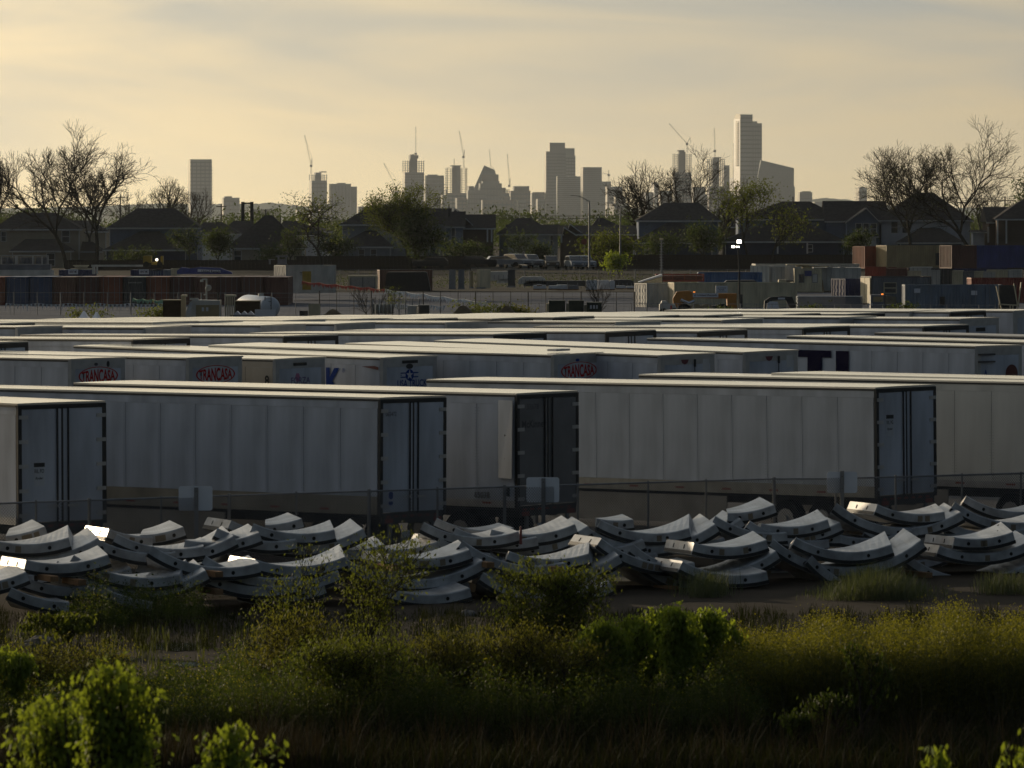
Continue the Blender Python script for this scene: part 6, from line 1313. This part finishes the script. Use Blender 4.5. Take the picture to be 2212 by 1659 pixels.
# ------------------------------------------------------------------ foreground growth
water = mat('puddle_water', (.02, .02, .018), .04, var=0, spec=.8)
def puddle(x0, x1, y, wd, lab):
    Z = (HC)*F/(y-HY); a, b = (x0-1106)/F*Z, (x1-1106)/F*Z; m = MB(); n = 26; rr = random.Random(int(x0))
    m.v = [((a+b)/2+(b-a)/2*math.cos(i*6.2832/n)*rr.uniform(.75, 1), Z+wd/2*math.sin(i*6.2832/n)*rr.uniform(.5, 1), .012) for i in range(n)]; m.f = [tuple(range(n))]
    tag(m.build('puddle', water), kind='structure')
for i, q_ in enumerate([(70, 200, 1412, 2.4), (110, 200, 1447, 1.4), (360, 450, 1437, 1.4), (380, 450, 1482, 1.2), (280, 470, 1398, 2.6), (500, 620, 1396, 1.6), (300, 330, 1478, .7), (230, 300, 1425, .9)]): puddle(*q_, '')
grassm = mat('grass_blades', (.05, .065, .02), .7, var=.35, scale=1.5, transl=.4); dry = mat('dry_stalks', (.035, .030, .021), .8, var=.4, scale=1, transl=.15); greyg = mat('grey_green_blades', (.06, .08, .045), .7, var=.3, transl=.35)
def blades(name, n, xr, Zr, hr, m, seed, lean=.25, w=.012, base=0.0, kind='stuff', hf=None):
    rg = np.random.default_rng(seed); Zz = rg.uniform(*Zr, n); px = rg.uniform(*xr, n) if name != 'reed_tuft' else np.clip(rg.normal((xr[0]+xr[1])/2, (xr[1]-xr[0])/3.6, n), xr[0]-60, xr[1]+60); x = (px-1106)/F*Zz; h = rg.uniform(*hr, n)
    if hf is not None: h = h*hf(px, Zz)
    ok = h > .04; x, Zz, h = x[ok], Zz[ok], h[ok]; n = len(x)
    az_ = rg.uniform(0, 6.28, n); l1 = rg.uniform(0, lean, n); b0 = np.stack([x, Zz, np.full(n, base)], 1); dr = np.stack([np.cos(az_), np.sin(az_), np.zeros(n)], 1); sd = np.stack([-np.sin(az_), np.cos(az_), np.zeros(n)], 1)*w
    m1 = b0 + dr*(h*l1*.35)[:, None] + np.array([0, 0, 1.])*(h*.55)[:, None]; t1 = b0 + dr*(h*l1)[:, None] + np.array([0, 0, 1.])*h[:, None]
    v = np.stack([b0-sd, b0+sd, m1+sd*.8, m1-sd*.8, t1+sd*.2, t1-sd*.2], 1).reshape(-1, 3); k = np.arange(n)[:, None]*6
    f = np.concatenate([k+np.array([0, 1, 2, 3]), k+np.array([3, 2, 4, 5])], 0); o = npmesh(name, v, f, m); tag(o, kind=kind); return o, b0, t1, h
vnoise = lambda p, s, k: .5+.5*np.sin(p/s+k)*np.sin(p/(s*.37)+k*2.3)
blades('grass', 26000, (-60, 2270), (86, 100), (.12, .5), mat('grass_dark', (.022, .028, .010), .8, var=.4, transl=.2), 1, lean=.8)
blades('grass', 9000, (-60, 2270), (100, 118), (.08, .25), grassm, 2, hf=lambda p, z: (vnoise(p, 60, z.mean()) > .45)*1.0)
blades('dry_grass', 4500, (500, 2270), (86, 92.5), (.3, 1.05), dry, 3, lean=.9, w=.006, hf=lambda p, z: .35+.8*vnoise(p, 55, .9))
blades('dry_grass', 5000, (-60, 700), (86, 90), (.2, .7), dry, 4, lean=.35, w=.007)
blades('weed_verge', 20000, (-60, 2270), (112, 123), (.06, .36), MC['grass_dark'], 6, lean=.9, w=.008, hf=lambda p, z: .2+.9*vnoise(p, 45, 1.0))
# flowering weeds: stalks with small leaves and yellow heads
def flowering(name, n, xr, Zr, hr, seed, heads=5, hf=None, lf=None, leafn=25, lsz=.055, fl=.024):
    rg = np.random.default_rng(seed); o, b0, t1, h = blades(name, n, xr, Zr, hr, grassm, seed, lean=.22, w=.006, hf=hf)
    cen = []; 
    for u_ in np.linspace(.30, .98, 5): cen.append(b0+(t1-b0)*u_)
    cen = np.concatenate(cen); l_ = leaves(cen, max(1, leafn//5), (.10, .10, .08), lsz, rg, lf or leafm[3], name+'_leaves', None); tag(l_, kind='stuff')
    cen = t1 + np.array([0, 0, .02]); l_ = leaves(cen, heads, (.10, .10, .09), fl, rg, leafm[4], name+'_flowers', None, 0, 1.2); tag(l_, kind='stuff')
hfR = lambda p, z: (.84+.16*np.clip((p-1600)/500, 0, 1))*(.82+.22*vnoise(p, 70, .5)+.08*np.sin(p/23))
flowering('mustard_weeds', 9000, (1560, 2290), (93.5, 99.5), (1.2, 1.75), 11, heads=4, hf=hfR)
flowering('mustard_weeds', 4200, (-80, 620), (92, 100), (.35, .9), 12, lf=leafm[0], heads=2, hf=lambda p, z: .55+.8*vnoise(p, 80, 1.4))
flowering('mustard_weeds', 4500, (560, 1640), (91.5, 97), (.5, 1.2), 13, lf=leafm[0], heads=1, hf=lambda p, z: .7+.5*vnoise(p, 60, .3))
flowering('mustard_weeds', 300, (110, 275), (118, 122), (.4, 1.15), 14, heads=3, lf=leafm[0], hf=lambda p, z: (.35+.7*vnoise(p, 30, .3))*np.exp(-((p-200)/70)**2))
flowering('mustard_weeds', 260, (250, 440), (119, 124), (.2, .8), 15, heads=1, lf=leafm[0])
blades('reed_tuft', 2600, (1780, 2000), (127, 130.5), (0.20, 0.70), greyg, 16, lean=.8, w=.007, hf=lambda p, z: .6+.5*np.sin((p-1795)/205*3.14))
blades('reed_tuft', 700, (2120, 2230), (129, 131), (0.18, 0.52), greyg, 17, lean=.8, w=.007)
blades('reed_tuft', 700, (1480, 1570), (128, 130.5), (0.18, 0.60), greyg, 18, lean=.8, w=.007)
blades('reed_tuft', 1000, (290, 330), (122, 124), (0.24, 0.68), greyg, 19, lean=.8, w=.007)
def shrub(x0, x1, yt, Z, lab, seed, lev=6, lf=1, nl=8, ls=.09, sp=.10, ang=30, kids=(2, 3), upt=.12, aspect=2.6, droop=.9, name='shrub', wig=.12, rs=.5, bz=0.0, group='leafy shrubs in the foreground', ratio=.78, trunk=1.0):
    return tree(x0, x1, yt, 0, Z, lab, seed, lev, leaf=leafm[lf], nleaf=nl, lsize=ls, lspread=sp, ang=ang, kids=kids, upt=upt, name=name, cat='shrub', group=group, rs=rs, minr=.006, base_z=bz, droop=droop, aspect=aspect, wig=wig, ratio=ratio, trunk=trunk)
shrub(575, 900, 1165, 99, 'tall airy willow-like shrub rising in front of the concrete pile', 401, 7, 1, 9, .062, .10, ang=28, upt=.10, ratio=.86, trunk=.45)
shrub(545, 800, 1330, 97, 'dense low part of growth at the foot of the tall shrub', 402, 7, 3, 7, .06, .14, ang=36, upt=.02)
shrub(640, 880, 1390, 93, 'shaded shrub in front of the tall one, lower centre', 403, 7, 1, 7, .06, .13, ang=38)
shrub(1085, 1300, 1228, 96, 'pointed shrub with one high leading shoot, centre', 404, 7, 1, 9, .065, .09, ang=26, upt=.2, trunk=.8)
shrub(1040, 1300, 1360, 94, 'rounded olive shrub at the foot of the pointed one', 405, 7, 3, 8, .055, .14, ang=38)
for i, (a, b, y) in enumerate([(1285, 1350, 1355), (1330, 1400, 1345), (1385, 1450, 1330), (1440, 1500, 1322), (1490, 1555, 1326), (1535, 1592, 1338), (1250, 1310, 1385)]):
    shrub(a, b, y, 94.5+(i % 3)*.6, ['leftmost of the bright sucker shoots right of the pointed shrub', 'second bright sucker shoot from the left', 'bright sucker shoot with a loose top', 'tallest bright sucker shoot in the middle of its row', 'bright sucker shoot with paired tips', 'rightmost bright sucker shoot next to the yellow weeds', 'low bright shoot at the foot of the pointed shrub'][i], 410+i, 6, 2, 16, .075, .08, ang=22, upt=.3, aspect=1.7, name='sucker_shoot', droop=1.1)
shrub(880, 1090, 1385, 95, 'low olive scrub between the two tall shrubs', 420, 7, 3, 8, .055, .14, ang=42)
shrub(60, 190, 1325, 112, 'bent feathery weed leaning right above the puddles', 421, 6, 1, 6, .12, .05, ang=20, upt=.0, name='feathery_weed')
shrub(-40, 62, 1415, 95, 'bright green clump at the left picture edge', 422, 6, 2, 10, .11, .08, ang=30)
shrub(0, 260, 1400, 96, 'olive weedy scrub at the left above the blurred bush', 423, 7, 3, 7, .055, .14, ang=42)
shrub(1745, 1830, 1500, 90, 'lone leafy weed in the dry grass, lower right', 424, 5, 0, 8, .09, .06, ang=24, name='tall_weed')
shrub(1830, 1920, 1400, 91, 'tall thin weed in the dry grass, right', 425, 5, 0, 10, .09, .06, ang=22, upt=.3, name='tall_weed')
shrub(1700, 1750, 1545, 89.5, 'small leafy weed beside the lone one, lower right', 426, 5, 0, 10, .08, .05, ang=24, name='tall_weed')
shrub(80, 250, 1560, 47, 'blurred bright foliage between the two shoots at the lower left', 436, 7, 2, 12, .06, .08, ang=30, upt=.15, aspect=1.9, name='near_bush', rs=1, group='near bushes rising into the bottom of the picture')
shrub(250, 345, 1612, 46, 'low blurred foliage at the right foot of the lower left bush', 437, 6, 2, 14, .06, .07, ang=30, upt=.15, aspect=1.9, name='near_bush', rs=1, group='near bushes rising into the bottom of the picture')
shrub(30, 180, 1545, 46, 'blurred bright bush top at the lower left, its left half', 430, 7, 2, 12, .06, .07, ang=24, upt=.22, aspect=1.9, name='near_bush', rs=1, group='near bushes rising into the bottom of the picture')
shrub(165, 325, 1478, 45, 'blurred bright bush top with a tall shoot at the lower left', 431, 7, 2, 12, .06, .06, ang=22, upt=.3, aspect=1.9, name='near_bush', rs=1, group='near bushes rising into the bottom of the picture')
shrub(445, 535, 1588, 46, 'blurred leafy tip at the bottom, left of centre', 432, 6, 2, 16, .06, .05, ang=20, upt=.3, aspect=1.9, name='near_bush', rs=1, group='near bushes rising into the bottom of the picture')
shrub(535, 600, 1622, 47, 'small blurred leafy tip right of the larger one at the bottom', 433, 6, 2, 8, .08, .05, ang=22, upt=.3, name='near_bush', rs=1, group='near bushes rising into the bottom of the picture')
shrub(2005, 2050, 1636, 47, 'small blurred leafy tip at the bottom right', 434, 6, 2, 6, .08, .04, ang=22, upt=.3, name='near_bush', rs=1, group='near bushes rising into the bottom of the picture')
shrub(2150, 2240, 1618, 46, 'blurred leafy tip in the lower right corner', 435, 6, 2, 6, .08, .05, ang=24, upt=.3, name='near_bush', rs=1, group='near bushes rising into the bottom of the picture')
# bent dry canes
cn = random.Random(77)
for i, (x0, y0, x1, y1) in enumerate([(1755, 1659, 1830, 1470), (1790, 1640, 1850, 1450), (1850, 1620, 1925, 1440), (1640, 1659, 1700, 1480), (300, 1659, 400, 1540), (540, 1600, 620, 1480), (1560, 1640, 1610, 1540), (1960, 1640, 1990, 1480)]):
    Z = 90.5; a, b = P(x0, y0, Z), P(x1, y1, Z); b.y += .4; a.z = max(0, a.z); m = MB(); pr = a
    for k in range(1, 7): t_ = k/6; p = a.lerp(b, t_); p.x += .12*math.sin(t_*3.1); m.bar(pr, p, .009*(1.2-t_*.7), k=4); pr = p
    tag(m.build('dry_cane', dry), 'thin pale dry cane leaning right, ' + ['first of the four in the lower right weeds', 'second of the four in the lower right weeds', 'third of the four in the lower right weeds', 'in front of the yellow weeds', 'right of the blurred bush', 'below the tall shrub', 'under the bright sucker shoots', 'near the lower right corner'][i], 'cane', 'dry canes in the foreground')
# loose stones on the dirt track
for i, (x, y, s_) in enumerate([(85, 1398, .35), (60, 1405, .22), (640, 1395, .18), (1010, 1330, .2), (1480, 1330, .16)]):
    Z = HC*F/(y-HY); rr = random.Random(i); b = MB(); 
    for j in range(4):
        for k in range(7): a = k*.8976; rj = (1, .95, .7, .25)[j]*s_*rr.uniform(.8, 1.1); b.v.append((rj*math.cos(a), rj*math.sin(a)*.8, (0, .3, .5, .62)[j]*s_*rr.uniform(.9, 1.1)))
    for j in range(3):
        for k in range(7): b.f.append((7*j+k, 7*j+(k+1) % 7, 7*j+7+(k+1) % 7, 7*j+7+k))
    b.f.append(tuple(21+k for k in range(7))); o_ = b.build('stone', mat('field_stone', (.16, .15, .14), .9, var=.3)); o_.location = ((x-1106)/F*Z, Z, 0); tag(o_, ['larger grey stone at the left edge of the track', 'smaller grey stone at the left picture edge', 'grey stone behind the tall shrub', 'stone on the dirt below the centre stack', 'stone on the dirt behind the bright shoots'][i], 'stone')
# ------------------------------------------------------------------ air
hz = MB().box((-9100, -75, -1), (9100, 21900, 300)).build('haze', mat('haze', (1, 1, 1), var=0))
hm = hz.data.materials[0]; t_ = hm.node_tree
for n in list(t_.nodes):
    if n.type != 'OUTPUT_MATERIAL': t_.nodes.remove(n)
pv = t_.nodes.new('ShaderNodeVolumePrincipled'); pv.inputs['Color'].default_value = (.82, .90, .97, 1); pv.inputs['Density'].default_value = 1.5e-5; pv.inputs['Anisotropy'].default_value = .45
t_.links.new(pv.outputs[0], t_.nodes['Material Output'].inputs['Volume'])
tag(hz, kind='stuff')
